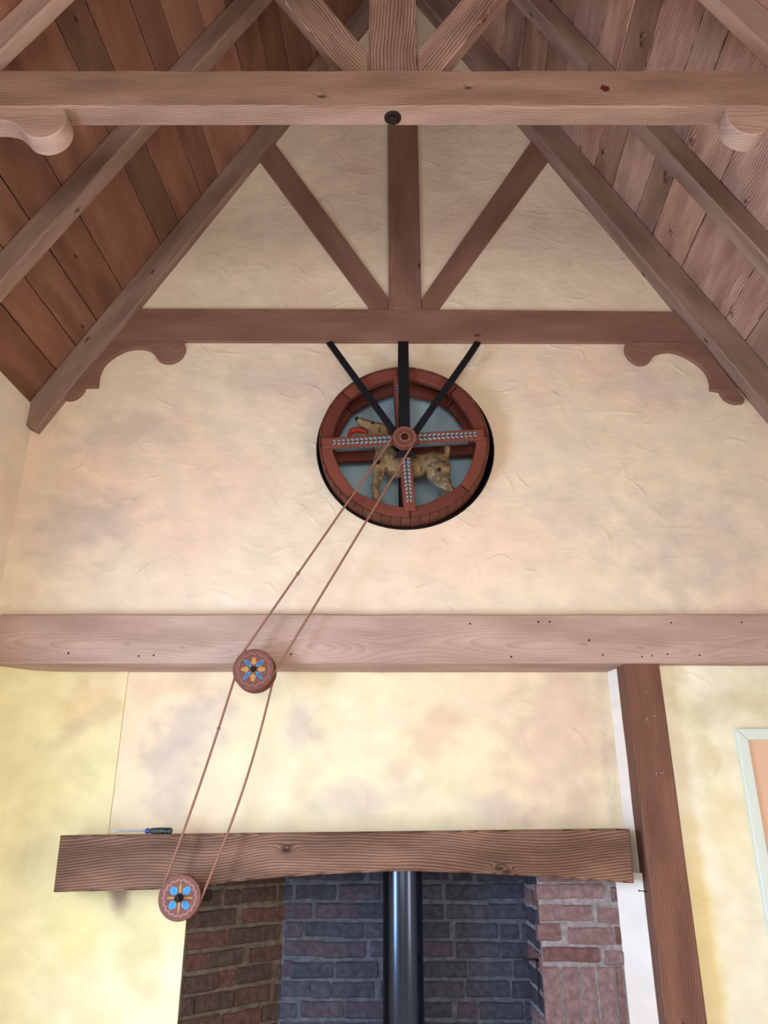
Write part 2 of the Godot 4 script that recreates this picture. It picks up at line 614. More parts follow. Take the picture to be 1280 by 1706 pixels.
# ================================================================
func _ready() -> void:
	rng.seed = 11
	# ---- camera
	var cam := Camera3D.new()
	cam.name = "camera"
	cam.position = Vector3(0, 1.55, 3.4)
	cam.rotation_degrees = Vector3(22, 0, 0)
	cam.fov = 67.32
	cam.near = 0.05
	cam.far = 60.0
	add_child(cam)
	cam.current = true
	# ---- sky and exposure
	var we := WorldEnvironment.new()
	we.name = "world"
	var env := Environment.new()
	env.background_mode = Environment.BG_SKY
	var sky := Sky.new()
	var sm := ProceduralSkyMaterial.new()
	sm.sky_top_color = Color(0.5, 0.66, 0.92)
	sm.sky_horizon_color = Color(0.82, 0.88, 0.96)
	sm.ground_bottom_color = Color(0.42, 0.42, 0.38)
	sm.ground_horizon_color = Color(0.7, 0.72, 0.7)
	sm.sky_energy_multiplier = 2.0
	sky.sky_material = sm
	env.sky = sky
	env.tonemap_mode = Environment.TONE_MAPPER_LINEAR
	env.tonemap_exposure = 0.96
	env.sdfgi_enabled = true
	env.ssao_enabled = true
	env.ssil_enabled = true
	we.environment = env
	add_child(we)
	# ---- daylight in the windows: [name, centre, facing, size, colour, energy]
	var panes := [
		["left_window_daylight", Vector3(-1.92, 1.4, 1.8), Vector3(1, 0, 0), Vector2(0.8, 1.3), Color(0.74, 0.86, 1.0), 11.5],
		["right_window_daylight", Vector3(1.92, 1.4, 2.3), Vector3(-1, 0, 0), Vector2(0.95, 1.3), Color(1.0, 0.95, 0.87), 4.0],
		["rear_window_daylight", Vector3(-0.13, 1.95, 5.42), Vector3(0, 0, -1), Vector2(2.3, 1.35), Color(1.0, 0.98, 0.96), 8.5],
	]
	for p in panes:
		var l := AreaLight3D.new()
		l.name = p[0]
		l.area_size = p[3]
		l.light_color = p[4]
		l.light_energy = p[5]
		l.area_range = 20.0
		l.shadow_enabled = true
		add_child(l)
		l.look_at_from_position(p[1], p[1] + p[2], Vector3.UP)

	materials()
	room()
	roof()
	wall_timbers()
	near_truss()
	fireplace()
	wheel()
	drive()
	small_things()

func materials() -> void:
	wood_maps = [
		wood(1, 100.0, 0.3, Color(0.58, 0.48, 0.44), Color(0.79, 0.695, 0.64), 1),       # quiet stained board
		wood(2, 85.0, 0.85, Color(0.52, 0.40, 0.355), Color(0.93, 0.83, 0.775), 3),       # brushed, strong grain, knots
		wood(3, 110.0, 0.5, Color(0.46, 0.37, 0.325), Color(0.75, 0.65, 0.595), 2),
		wood(4, 95.0, 0.85, Color(0.40, 0.315, 0.275), Color(0.86, 0.745, 0.675), 4),
	]
	M.timber = wood_mat(0, Color(0.98, 0.95, 0.94), 0.08)
	M.timber_dark = wood_mat(0, Color(0.75, 0.65, 0.605), 0.08)
	M.timber_brushed = wood_mat(1, Color(0.86, 0.82, 0.80), 0.2)
	M.timber_mid = wood_mat(2, Color(0.95, 0.92, 0.9), 0.12)
	M.timber_brushed_soft = wood_mat(2, Color(1.0, 0.95, 0.92), 0.14)
	M.timber_contrast = wood_mat(3, Color(0.93, 0.9, 0.88), 0.3)
	M.timber_worn = wood_mat(0, Color(1.0, 0.97, 0.96), 0.35)
	M.mantel = wood_mat(3, Color(0.73, 0.645, 0.585), 0.25)
	M.post = wood_mat(2, Color(0.75, 0.62, 0.56), 0.12)
	M.relief = trowel_relief()
	M.iron = flat_mat(Color(0.11, 0.11, 0.135), 0.5, 0.3)
	M.rust = flat_mat(Color(0.17, 0.12, 0.11), 0.6, 0.5)
	M.rope = flat_mat(Color(0.54, 0.38, 0.31), 0.8)
	M.dark = flat_mat(Color(0.035, 0.03, 0.03), 0.9)
	M.white_paint = flat_mat(Color(0.86, 0.83, 0.8), 0.6)

func with_relief(m: StandardMaterial3D, scale: float, shift := Vector2.ZERO) -> StandardMaterial3D:
	m.heightmap_enabled = true
	m.heightmap_texture = M.relief
	m.heightmap_scale = scale
	return m


# a wall piece standing on a plan line of x,z points (its face towards the room), from y0 to y1, thick towards -z
func standing(st: SurfaceTool, line: Array, y0: float, y1: float, thick: float) -> void:
	for k in range(0, line.size() - 2, 2):
		var a := Vector3(line[k], 0, line[k + 1]); var b := Vector3(line[k + 2], 0, line[k + 3])
		var u := Vector3(0, y1, 0); var d := Vector3(0, y0, 0); var t := Vector3(0, 0, -thick)
		quad(st, a + d, b + d, b + u, a + u, Vector2(a.x, y0), Vector2(b.x, y0), Vector2(b.x, y1), Vector2(a.x, y1))
		quad(st, b + d + t, a + d + t, a + u + t, b + u + t, Vector2(b.x, y0), Vector2(a.x, y0), Vector2(a.x, y1), Vector2(b.x, y1))
		quad(st, a + u, b + u, b + u + t, a + u + t, Vector2(a.x, y1), Vector2(b.x, y1), Vector2(b.x, y1 + thick), Vector2(a.x, y1 + thick))
		quad(st, b + d, a + d, a + d + t, b + d + t, Vector2(b.x, y0), Vector2(a.x, y0), Vector2(a.x, y0 - thick), Vector2(b.x, y0 - thick))
	var n := line.size()
	for e in 2:
		var p := Vector3(line[0], 0, line[1]) if e == 0 else Vector3(line[n - 2], 0, line[n - 1])
		var q := [p + Vector3(0, y0, 0), p + Vector3(0, y0, -thick), p + Vector3(0, y1, -thick), p + Vector3(0, y1, 0)]
		if e == 0:
			q.reverse()
		quad(st, q[0], q[1], q[2], q[3], Vector2(p.x, q[0].y), Vector2(p.x, q[1].y), Vector2(p.x, q[2].y), Vector2(p.x, q[3].y))

# a cross-section in x,y carried along the skewed length of the room
func along_room(st: SurfaceTool, outline: PackedVector2Array, z0: float, z1: float) -> void:
	var p := ccw(outline)
	var n := p.size()
	var at: Callable = func(q: Vector2, z: float) -> Vector3: return Vector3(q.x + SKEW * z, q.y, z)
	for i in n:
		var j := (i + 1) % n
		quad(st, at.call(p[i], z0), at.call(p[j], z0), at.call(p[j], z1), at.call(p[i], z1), Vector2(z0, p[i].y), Vector2(z0, p[j].y), Vector2(z1, p[j].y), Vector2(z1, p[i].y))
	var ix := Geometry2D.triangulate_polygon(p)
	for k in range(0, ix.size(), 3):
		var a: Vector2 = p[ix[k]]; var b: Vector2 = p[ix[k + 1]]; var c: Vector2 = p[ix[k + 2]]
		if (b - a).cross(c - a) < 0.0:
			var t: Vector2 = b; b = c; c = t
		tri(st, at.call(a, z1), at.call(b, z1), at.call(c, z1), a, b, c)
		tri(st, at.call(a, z0), at.call(c, z0), at.call(b, z0), a, c, b)

func side_wall(called: String, x: float, side: int, ytop: float, w0: float, w1: float, m: Material) -> void:
	var out := side * 0.22
	var drop := 0.22 * RISE
	var st := mb()
	var full := P2([x, 0, x, ytop, x + out, ytop - drop, x + out, 0])
	along_room(st, full, -0.6, w0)
	along_room(st, full, w1, 5.75)
	along_room(st, P2([x, 0, x, 0.7, x + out, 0.7, x + out, 0]), w0, w1)
	along_room(st, P2([x, 2.05, x, ytop, x + out, ytop - drop, x + out, 2.05]), w0, w1)
	struct(called, st, m)

func window(x: float, z0: float, z1: float, y0: float, y1: float, turn: float) -> void:
	# a glazed timber sash filling an opening; local x runs across the opening
	var o := setting("window_1" if not names.has("window_1") else "window_2" if not names.has("window_2") else "window_3")
	var w := z1 - z0
	var h := y1 - y0
	if turn == 0.0:
		o.position = Vector3(x, y0, 5.66)
	else:
		o.position = Vector3(x, y0, (z0 + z1) / 2)
		o.rotation.y = turn
	for r in [[-w / 2, w / 2, 0.0, 0.05], [-w / 2, w / 2, h - 0.05, h]]:
		var st := mb()
		timber(st, r[0], r[1], r[2], r[3], -0.03, 0.03, Transform3D(), 0.004, 0.0, Vector2.ZERO, 1)
		obj("rail", st, M.white_paint, o)
	var n := 3 if w > 1.5 else 2
	for k in n + 1:
		var st := mb()
		var cx := -w / 2 + 0.025 + (w - 0.05) * k / n
		block(st, Vector3(cx - 0.022, 0.05, -0.025), Vector3(cx + 0.022, h - 0.05, 0.025))
		obj("mullion", st, M.white_paint, o)
	for k in n:
		var st := mb()
		block(st, Vector3(-w / 2 + 0.025 + (w - 0.05) * k / n, 0.05, -0.003), Vector3(-w / 2 + 0.025 + (w - 0.05) * (k + 1) / n, h - 0.05, 0.003))
		obj("pane", st, M.glass, o)

func room() -> void:
	M.glass = flat_mat(Color(1, 1, 1, 0.04), 0.02)
	M.glass.transparency = BaseMaterial3D.TRANSPARENCY_ALPHA
	var mauve := Color(0.77, 0.70, 0.665)
	var cream := Color(0.905, 0.835, 0.735)
	var peach := Color(0.915, 0.81, 0.715)
	var lo := Vector2(-2.0, 2.15)
	M.plaster_up = with_relief(plaster(21, lo, lo + Vector2(4.2, 4.2), cream, peach, mauve, [
		[-1.45, 2.85, 0.3, 0.2, 0.3, mauve, 0.6], [-1.3, 3.35, 0.35, 0.12, 0.2, mauve, 0.4], [1.45, 2.75, 0.4, 0.3, 0.2, mauve, 0.4], [1.4, 3.6, 0.3, 0.12, -0.2, mauve, 0.35],
		[0.9, 2.95, 0.2, 0.15, 0.0, mauve, 0.3], [-0.55, 3.65, 0.3, 0.15, 0.0, mauve, 0.3], [-0.2, 2.55, 0.5, 0.15, 0.1, peach, 0.6], [0.5, 2.75, 0.35, 0.2, 0.0, peach, 0.5]]), 2.5)
	lo = Vector2(-2.0, -1.9)
	var soot := Color(0.5, 0.4, 0.36)
	M.plaster_mid = with_relief(plaster(22, lo, lo + Vector2(4.2, 4.2), Color(0.90, 0.84, 0.70), Color(0.905, 0.82, 0.69), mauve, [
		[0.22, 1.93, 0.17, 0.11, 0.7, Color(0.84, 0.71, 0.6), 0.6], [0.1, 1.78, 0.12, 0.05, 0.5, Color(0.82, 0.71, 0.61), 0.4], [0.8, 1.9, 0.3, 0.42, 0.0, Color(0.82, 0.7, 0.62), 0.6], [-0.85, 1.95, 0.2, 0.14, 0.5, mauve, 0.6],
		[-0.38, 1.95, 0.1, 0.12, 0.4, mauve, 0.55], [-0.95, 1.75, 0.12, 0.2, 0.2, mauve, 0.6], [-1.0, 2.13, 0.3, 0.06, 0.0, Color(0.87, 0.74, 0.6), 0.5], [0.5, 1.6, 0.15, 0.08, 0.0, mauve, 0.5], [-0.1, 1.65, 0.25, 0.1, 0.1, mauve, 0.35]]), 2.5)
	M.plaster_yellow = with_relief(plaster(23, lo, lo + Vector2(4.2, 4.2), Color(0.90, 0.855, 0.66), Color(0.91, 0.865, 0.71), Color(0.74, 0.69, 0.53), [
		[-1.1, 1.27, 0.045, 0.07, 0.2, soot, 0.75], [-1.3, 2.06, 0.2, 0.14, 0.7, Color(0.88, 0.75, 0.57), 0.55], [-1.35, 1.95, 0.2, 0.05, 0.6, Color(0.78, 0.72, 0.58), 0.4], [-1.0, 1.05, 0.1, 0.2, 0.3, Color(0.8, 0.75, 0.55), 0.45], [-1.25, 1.15, 0.16, 0.12, 0.4, Color(0.91, 0.86, 0.62), 0.6],
		[-1.45, 1.6, 0.3, 0.15, 0.8, Color(0.84, 0.78, 0.58), 0.4]]), 2.5)
	M.plaster_right = with_relief(plaster(24, lo, lo + Vector2(4.2, 4.2), Color(0.91, 0.87, 0.75), Color(0.92, 0.89, 0.8), Color(0.77, 0.73, 0.61), [
		[1.25, 1.1, 0.06, 0.55, 0.0, Color(0.92, 0.84, 0.56), 0.6], [1.33, 1.9, 0.08, 0.3, 0.1, Color(0.82, 0.77, 0.6), 0.45], [1.45, 2.0, 0.15, 0.1, 0.4, Color(0.79, 0.75, 0.63), 0.4], [1.6, 2.05, 0.1, 0.1, 0.2, Color(0.78, 0.72, 0.56), 0.4], [1.42, 1.55, 0.12, 0.3, 0.0, Color(0.9, 0.83, 0.6), 0.4]]), 2.5)
	lo = Vector2(-0.8, -0.2)
	M.plaster_side = with_relief(plaster(25, lo, lo + Vector2(6.5, 6.5), Color(0.89, 0.84, 0.76), Color(0.9, 0.81, 0.73), mauve, []), 0.5)

	# gable wall, in two halves that meet in the middle of the round hole
	var c := Vector2(0.105, 3.272)
	var r := 0.44
	var st := mb()
	for side in [-1, 1]:
		var poly := PackedVector2Array()
		var apex := Vector2(c.x, 6.86)
		poly.append(apex)
		if side < 0:
			poly.append_array(P2([-1.95, 3.2, -1.95, 2.2]))
		else:
			poly.append_array(P2([2.2, 3.2, 2.2, 2.2]))
		poly.append(Vector2(c.x, 2.2))
		for k in 33:
			var a: float = -PI / 2 + side * PI * k / 32
			poly.append(c + Vector2(cos(a), sin(a)) * r)
		slab(st, poly, -0.25, 0.0, 0.0)
	struct("wall_gable", st, M.plaster_up)
	st = mb()
	standing(st, [-1.25, -0.155, 1.045, -0.155], 1.372, 2.3, 0.03)
	struct("wall_chimney", st, M.plaster_mid)
	st = mb()
	standing(st, [-1.95, 0.12, -1.76, 0.04, -1.68, -0.03, -1.6, -0.1, -1.5, -0.138, -1.38, -0.148, -1.176, -0.148], 1.372, 2.3, 0.2)
	standing(st, [-1.95, 0.12, -1.76, 0.04, -1.68, -0.03, -1.6, -0.1, -1.5, -0.138, -1.38, -0.148, -0.812, -0.148], 0.0, 1.372, 0.2)
	struct("wall_hearth_left", st, M.plaster_yellow)
	st = mb()
	standing(st, [1.19, 0.0, 2.15, 0.0], 0.0, 2.3, 0.2)
	struct("wall_hearth_right", st, M.plaster_right)
	# narrow white plaster return between the chimney face and the post
	st = mb()
	standing(st, [1.028, -0.156, 1.05, -0.04, 1.2, -0.04], 1.36, 2.3, 0.1)
	standing(st, [0.967, -0.15, 1.05, -0.03, 1.2, -0.03], 0.0, 1.36, 0.1)
	struct("wall_return", st, with_relief(plaster(26, Vector2(-2, -1.9), Vector2(2.2, 2.3), Color(0.93, 0.9, 0.86), Color(0.92, 0.87, 0.82), Color(0.85, 0.8, 0.76), [], 0.3), 0.4))

	side_wall("wall_left", -1.76, -1, 3.49, 1.3, 2.3, M.plaster_side)
	side_wall("wall_right", 2.0, 1, 3.55, 1.8, 2.8, M.plaster_side)
	st = mb()
	var sh := Vector2(SKEW * 5.6, 0)
	var rear := func(a: Array) -> PackedVector2Array:
		var p := P2(a)
		for i in p.size():
			p[i] += sh
		return p
	slab(st, rear.call([-2, 0, 2.2, 0, 2.2, 1.25, -2, 1.25]), 5.55, 5.75, 0.0)
	slab(st, rear.call([-2, 1.25, -1.0, 1.25, -1.0, 2.7, -2, 2.7]), 5.55, 5.75, 0.0)
	slab(st, rear.call([1.4, 1.25, 2.2, 1.25, 2.2, 2.7, 1.4, 2.7]), 5.55, 5.75, 0.0)
	slab(st, rear.call([-2, 2.7, 2.2, 2.7, 2.2, 3.2, 0.135, 6.9, -2, 3.1]), 5.55, 5.75, 0.0)
	struct("wall_rear", st, M.plaster_side)
	st = mb()
	block(st, Vector3(-2.6, -0.12, -0.8), Vector3(2.4, 0.0, 5.8))
	struct("floor", st, flat_mat(Color(0.80, 0.74, 0.67), 0.5))
	window(-1.93 + SKEW * 1.8, 1.3, 2.3, 0.7, 2.05, PI / 2)
	window(2.16 + SKEW * 2.3, 1.8, 2.8, 0.7, 2.05, -PI / 2)
	window(0.2 + SKEW * 5.66, -1.2, 1.2, 1.25, 2.7, 0.0)

func roof() -> void:
	var o := setting("ceiling")
	var dvec := Vector3(SKEW, 0, 1)
	var left := [3.0, 3.17, 3.33, 3.485, 3.684, 3.829, 3.985, 4.18, 4.487, 4.64, 4.835, 4.98, 5.176, 5.34, 5.53, 5.69, 5.9, 6.07, 6.26, 6.43, 6.62, 6.78, 6.92]
	var right := [3.0, 3.15, 3.33, 3.49, 3.64, 3.835, 3.975, 4.30, 4.525, 4.66, 4.857, 5.01, 5.165, 5.35, 5.5, 5.71, 5.87, 6.06, 6.2, 6.4, 6.55, 6.75, 6.92]
	var reds := [Color(0.84, 0.71, 0.63), Color(0.76, 0.66, 0.6), Color(0.9, 0.75, 0.67), Color(0.8, 0.66, 0.58)]
	var greys := [Color(1.0, 0.94, 0.91), Color(0.97, 0.88, 0.83), Color(1.0, 0.92, 0.87), Color(0.94, 0.88, 0.86)]
	var mats := {}
	for side in [-1, 1]:
		var ys = left if side < 0 else right
		var slope := Vector3(-side * cos(SLOPE), sin(SLOPE), 0)
		var inw := Vector3(-side * sin(SLOPE), -cos(SLOPE), 0)
		for k in ys.size() - 1:
			var s1: float = (ys[k + 1] - ys[k]) / sin(SLOPE)
			var org := Vector3(roof_x(side, ys[k], 0), ys[k], 0)
			var kind: int = [2, 0, 2, 2][rng.randi() % 4] if side < 0 else [1, 3, 1, 2][rng.randi() % 4]
			var tone := rng.randi() % 4
			var key := [side, kind, tone]
			if not mats.has(key):
				mats[key] = wood_mat(kind, reds[tone] if side < 0 else greys[tone], 0.14 if side < 0 else 0.28, 0.7)
			var st := mb()
			var off := rng.randf_range(-0.003, 0.002)
			timber(st, -0.04, 5.6, 0.0025, s1 - 0.0025, -0.024 + off, off, Transform3D(Basis(dvec, slope, inw), org), 0.003, 0.0012, uvo(), 10)
			obj("plank", st, mats[key], o)
		var st2 := mb()
		var x0 := roof_x(side, 2.9, 0)
		var x1 := roof_x(side, 7.0, 0)
		var n := Vector2(-inw.x, -inw.y)
		along_room(st2, PackedVector2Array([Vector2(x0, 2.9) + n * 0.03, Vector2(x1, 7.0) + n * 0.03, Vector2(x1, 7.0) + n * 0.12, Vector2(x0, 2.9) + n * 0.12]), -0.5, 5.8)
		obj("roof_deck", st2, M.dark, o)

func wall_timbers() -> void:
	rafter(-1, 0.05, 0.1, 0.126, 3.4, 6.6, M.timber_mid, "dark rafter lying flat against the cream gable plaster, sloping up from the left side wall")
	rafter(1, 0.085, 0.12, 0.15, 3.3, 6.6, M.timber_mid, "knotty rafter lying flat against the cream gable plaster, sloping up from the right eave")
	rafter(-1, 0.775, 0.085, 0.105, 3.1, 6.6, M.timber_mid, "free rafter under the reddish left roof boards, between the plastered gable and the near truss")
	rafter(1, 0.68, 0.085, 0.105, 3.1, 6.6, M.timber_mid, "free rafter under the greyish right roof boards, between the plastered gable and the near truss")
	rafter(-1, 1.457, 0.06, 0.11, 3.1, 6.6, M.timber, "rafter of the near truss at the upper left corner under the reddish roof boards")
	rafter(1, 1.41, 0.06, 0.13, 3.1, 6.6, M.timber, "rafter of the near truss at the upper right corner under the greyish roof boards")
	# half-timber strips on the gable
	plate("tie_beam", "flat brown tie board across the gable plaster, above the round dog wheel", "beam", P2([-1.475, 3.877, -1.313, 3.877, 1.262, 3.87, 1.66, 3.866, 1.545, 4.063, 0.2, 4.077, -1.318, 4.083]), -0.03, 0.02, M.timber_dark)
	plate("king_post", "short upright brown board in the middle of the gable plaster, between two slanting braces", "post", P2([0.025, 4.079, 0.2, 4.077, 0.2, 6.6, 0.02, 6.6]), -0.03, 0.02, M.timber_dark, PI / 2)
	plate("brace", "slanting brown brace board on the gable plaster, left of the flat king post", "brace", P2([-0.072, 4.08, 0.024, 4.08, 0.024, 4.155, -0.66, 5.29, -0.755, 5.175]), -0.03, 0.016, M.timber_dark, 2.11)
	plate("brace", "slanting brown brace board on the gable plaster, right of the flat king post", "brace", P2([0.288, 4.078, 0.201, 4.078, 0.201, 4.148, 0.87, 5.28, 0.985, 5.17]), -0.03, 0.016, M.timber_dark, 1.03)
	# scrolled brackets under the tie
	var bl := P2([-1.049, 3.876, -1.034, 3.855, -1.03, 3.82, -1.04, 3.785, -1.07, 3.752, -1.111, 3.741, -1.15, 3.75, -1.175, 3.775, -1.193, 3.807, -1.215, 3.822, -1.245, 3.831, -1.28, 3.834, -1.317, 3.83, -1.35, 3.817, -1.381, 3.796, -1.412, 3.77, -1.436, 3.741, -1.45, 3.706, -1.456, 3.67, -1.457, 3.635, -1.453, 3.602, -1.517, 3.599, -1.522, 3.578, -1.535, 3.555, -1.555, 3.535, -1.58, 3.525, -1.628, 3.53, -1.63, 3.56, -1.452, 3.876])
	var o := plate("bracket", "scroll-cut brown bracket board on the gable plaster, under the left end of the tie board", "bracket", rounded(bl, 1, 17), -0.03, 0.024, M.timber_dark)
	var br := P2([1.262, 3.869, 1.25, 3.845, 1.249, 3.815, 1.256, 3.785, 1.28, 3.75, 1.316, 3.731, 1.35, 3.737, 1.375, 3.758, 1.396, 3.794, 1.42, 3.805, 1.45, 3.811, 1.48, 3.813, 1.507, 3.808, 1.542, 3.794, 1.575, 3.772, 1.607, 3.745, 1.633, 3.717, 1.65, 3.688, 1.659, 3.659, 1.66, 3.62, 1.655, 3.585, 1.702, 3.576, 1.706, 3.556, 1.72, 3.53, 1.742, 3.513, 1.769, 3.505, 1.809, 3.508, 1.82, 3.53, 1.655, 3.866])
	plate("bracket", "scroll-cut brown bracket board on the gable plaster, under the right end of the tie board", "bracket", rounded(br, 1, 18), -0.03, 0.024, M.timber_dark)
	# long beam across the wall and the post under it
	var bm := thing("beam", "long pale-brown beam across the whole wall, between the dog wheel and the mantel", "beam", Vector3(-1.705, 2.192, 0))
	var st := mb()
	timber(st, 0, 3.86, 0, 0.218, -0.17, 0.06, Transform3D(), 0.006, 0.0018, Vector2(0.3, 0.1))
	obj("timber", st, M.timber, bm)
	for k in 16:
		var n := mb()
		var p := Vector3(rng.randf_range(0.3, 3.3), [0.02, 0.03, 0.1, 0.17][rng.randi() % 4] + rng.randf() * 0.015, 0.0612)
		turned(n, P2([0.0, -0.003, 0.0045, -0.003, 0.0035, 0.001, 0.0, 0.0014]), 8, Transform3D(Basis(), p))
		obj("nail_head", n, M.dark, bm)
	var ps := thing("post", "reddish-brown square post standing between the fireplace and the right wall", "post", Vector3(1.122, 0.0, 0))
	st = mb()
	timber(st, 0, 2.2, -0.077, 0.077, -0.10, 0.05, Transform3D(Basis(Vector3(0, 1, 0), Vector3(-1, 0, 0), Vector3(0, 0, 1)), Vector3.ZERO), 0.005, 0.001, Vector2(0.15, 0.19))
	obj("timber", st, M.post, ps)
	for p in [[0.0, 2.07, 0.3], [-0.01, 1.95, 1.4], [0.02, 1.97, 0.1], [0.02, 1.74, 0.1], [0.0, 1.73, 1.2]]:
		var n := mb()
		tube(n, [Vector3(p[0], p[1], 0.0515), Vector3(p[0] + 0.014 * cos(p[2]), p[1] + 0.014 * sin(p[2]), 0.0515)], [0.001], 5)
		obj("staple", n, flat_mat(Color(0.75, 0.72, 0.7), 0.4, 0.8), ps)

func near_truss() -> void:
	var o := thing("tie_beam", "thick weathered tie beam of the near truss, spanning the top of the view in front of the gable", "beam", Vector3(0, 3.88, 1.39))
	var st := mb()
	timber(st, -1.63, 1.73, 0.0, 0.181, -0.041, 0.041, Transform3D(), 0.006, 0.002, Vector2(0.7, 0.05))
	obj("timber", st, M.timber_brushed_soft, o)
	st = mb()
	var spot := PackedVector2Array()
	for k in 14:
		spot.append(Vector2(0.785, 0.088) + Vector2(cos(TAU * k / 14), sin(TAU * k / 14)) * rng.randf_range(0.012, 0.02))
	slab(st, spot, 0.04, 0.0425, 0.0)
	obj("resin_spot", st, flat_mat(Color(0.34, 0.12, 0.09), 0.6), o)
	var b := thing("bolt", "round rusty bolt head with a square nut under the middle of the near tie beam", "bolt", Vector3(0.031, 3.88, 1.387))
	var down := Transform3D(Basis(Vector3(1, 0, 0), Vector3(0, 0, 1), Vector3(0, -1, 0)), Vector3.ZERO)
	st = mb()
	turned(st, P2([0, -0.002, 0.03, -0.002, 0.03, 0.004, 0.027, 0.007, 0, 0.007]), 28, down)
	obj("washer", st, M.rust, b)
	st = mb()
	slab(st, P2([-0.014, -0.014, 0.014, -0.014, 0.014, 0.014, -0.014, 0.014]), 0.006, 0.02, 0.002, 0.0, Vector2.ZERO, down * Transform3D(Basis(Vector3(0, 0, 1), 0.1), Vector3.ZERO))
	obj("nut", st, M.rust, b)
	plate("king_post", "weathered upright post rising from the middle of the near tie beam", "post", P2([-0.056, 4.061, 0.12, 4.061, 0.125, 6.6, -0.06, 6.6]), 1.36, 1.424, M.timber_brushed, PI / 2, 0.005)
	plate("strut", "strongly grained slanting strut on the near tie beam, left of its king post", "strut", P2([-0.142, 4.061, -0.058, 4.061, -0.058, 4.163, -0.73, 5.26, -0.83, 5.16]), 1.375, 1.421, M.timber_contrast, 2.12, 0.004)
	plate("strut", "grained slanting strut on the near tie beam, right of its king post", "strut", P2([0.2, 4.061, 0.122, 4.061, 0.122, 4.172, 0.77, 5.22, 0.86, 5.14]), 1.36, 1.421, M.timber_brushed, 1.03, 0.004)
	var kl := [-1.049, 3.895, -1.034, 3.86, -1.028, 3.825, -1.034, 3.785, -1.055, 3.755, -1.085, 3.738, -1.12, 3.737, -1.155, 3.752, -1.178, 3.78, -1.2, 3.805, -1.23, 3.82, -1.28, 3.826, -1.33, 3.82, -1.39, 3.79, -1.436, 3.741, -1.456, 3.67, -1.453, 3.602, -1.517, 3.599, -1.535, 3.555, -1.58, 3.525, -1.66, 3.53, -1.50, 3.895]
	var pl := P2(kl)
	for i in pl.size():
		pl[i] += Vector2(-0.083, 0.0)
	plate("bracket", "chunky carved knob bracket under the left end of the near tie beam", "bracket", rounded(pl, 1, 15), 1.352, 1.424, M.timber_worn, 0.0, 0.006)
	var kr := [1.262, 3.89, 1.25, 3.85, 1.249, 3.815, 1.256, 3.785, 1.28, 3.755, 1.316, 3.742, 1.35, 3.745, 1.378, 3.765, 1.396, 3.8, 1.42, 3.815, 1.46, 3.822, 1.507, 3.815, 1.575, 3.775, 1.633, 3.717, 1.659, 3.659, 1.655, 3.585, 1.702, 3.576, 1.742, 3.513, 1.83, 3.508, 1.68, 3.89]
	pl = P2(kr)
	for i in pl.size():
		pl[i] += Vector2(-0.05, 0.012)
	plate("bracket", "chunky carved knob bracket under the right end of the near tie beam", "bracket", rounded(pl, 1, 14), 1.352, 1.424, M.timber_worn, 0.0, 0.006)

func brick_row(parent: Node, xf: Transform3D, x0: float, x1: float, y0: float, h: float, first: float, mats: Array, upright := false) -> void:
	# bricks laid along local x, their faces towards local +z at z = 0
	var x := x0
	var n := 0
	while x < x1 - 0.015:
		var w := first if n == 0 else (0.072 if upright else (0.195 if rng.randf() < 0.8 else 0.095))
		var e := minf(x + w, x1)
		if x1 - e < 0.03:
			e = x1
		var st := mb()
		var g := 0.0065
		timber(st, x + g, e - g, y0 + g, y0 + h - g, -0.055, rng.randf_range(-0.004, 0.003), xf * Transform3D(Basis(Vector3(0, 0, 1), rng.randf_range(-0.012, 0.012)), Vector3(0, rng.randf_range(-0.002, 0.002), 0)), 0.007, 0.0028, uvo(), 3)
		obj("brick", st, mats[rng.randi() % mats.size()], parent)
		x = e
		n += 1

func brick_mats(tones: Array, rough := 0.9) -> Array:
	var out := []
	for c in tones:
		var m := flat_mat(c, rough, 0.0, 0.2)
		m.albedo_texture = M.brick_col
		m.heightmap_enabled = true
		m.heightmap_texture = M.brick_bump
		m.heightmap_scale = 0.22
		m.uv1_scale = Vector3(2.2, 2.2, 1)
		out.append(m)
	return out

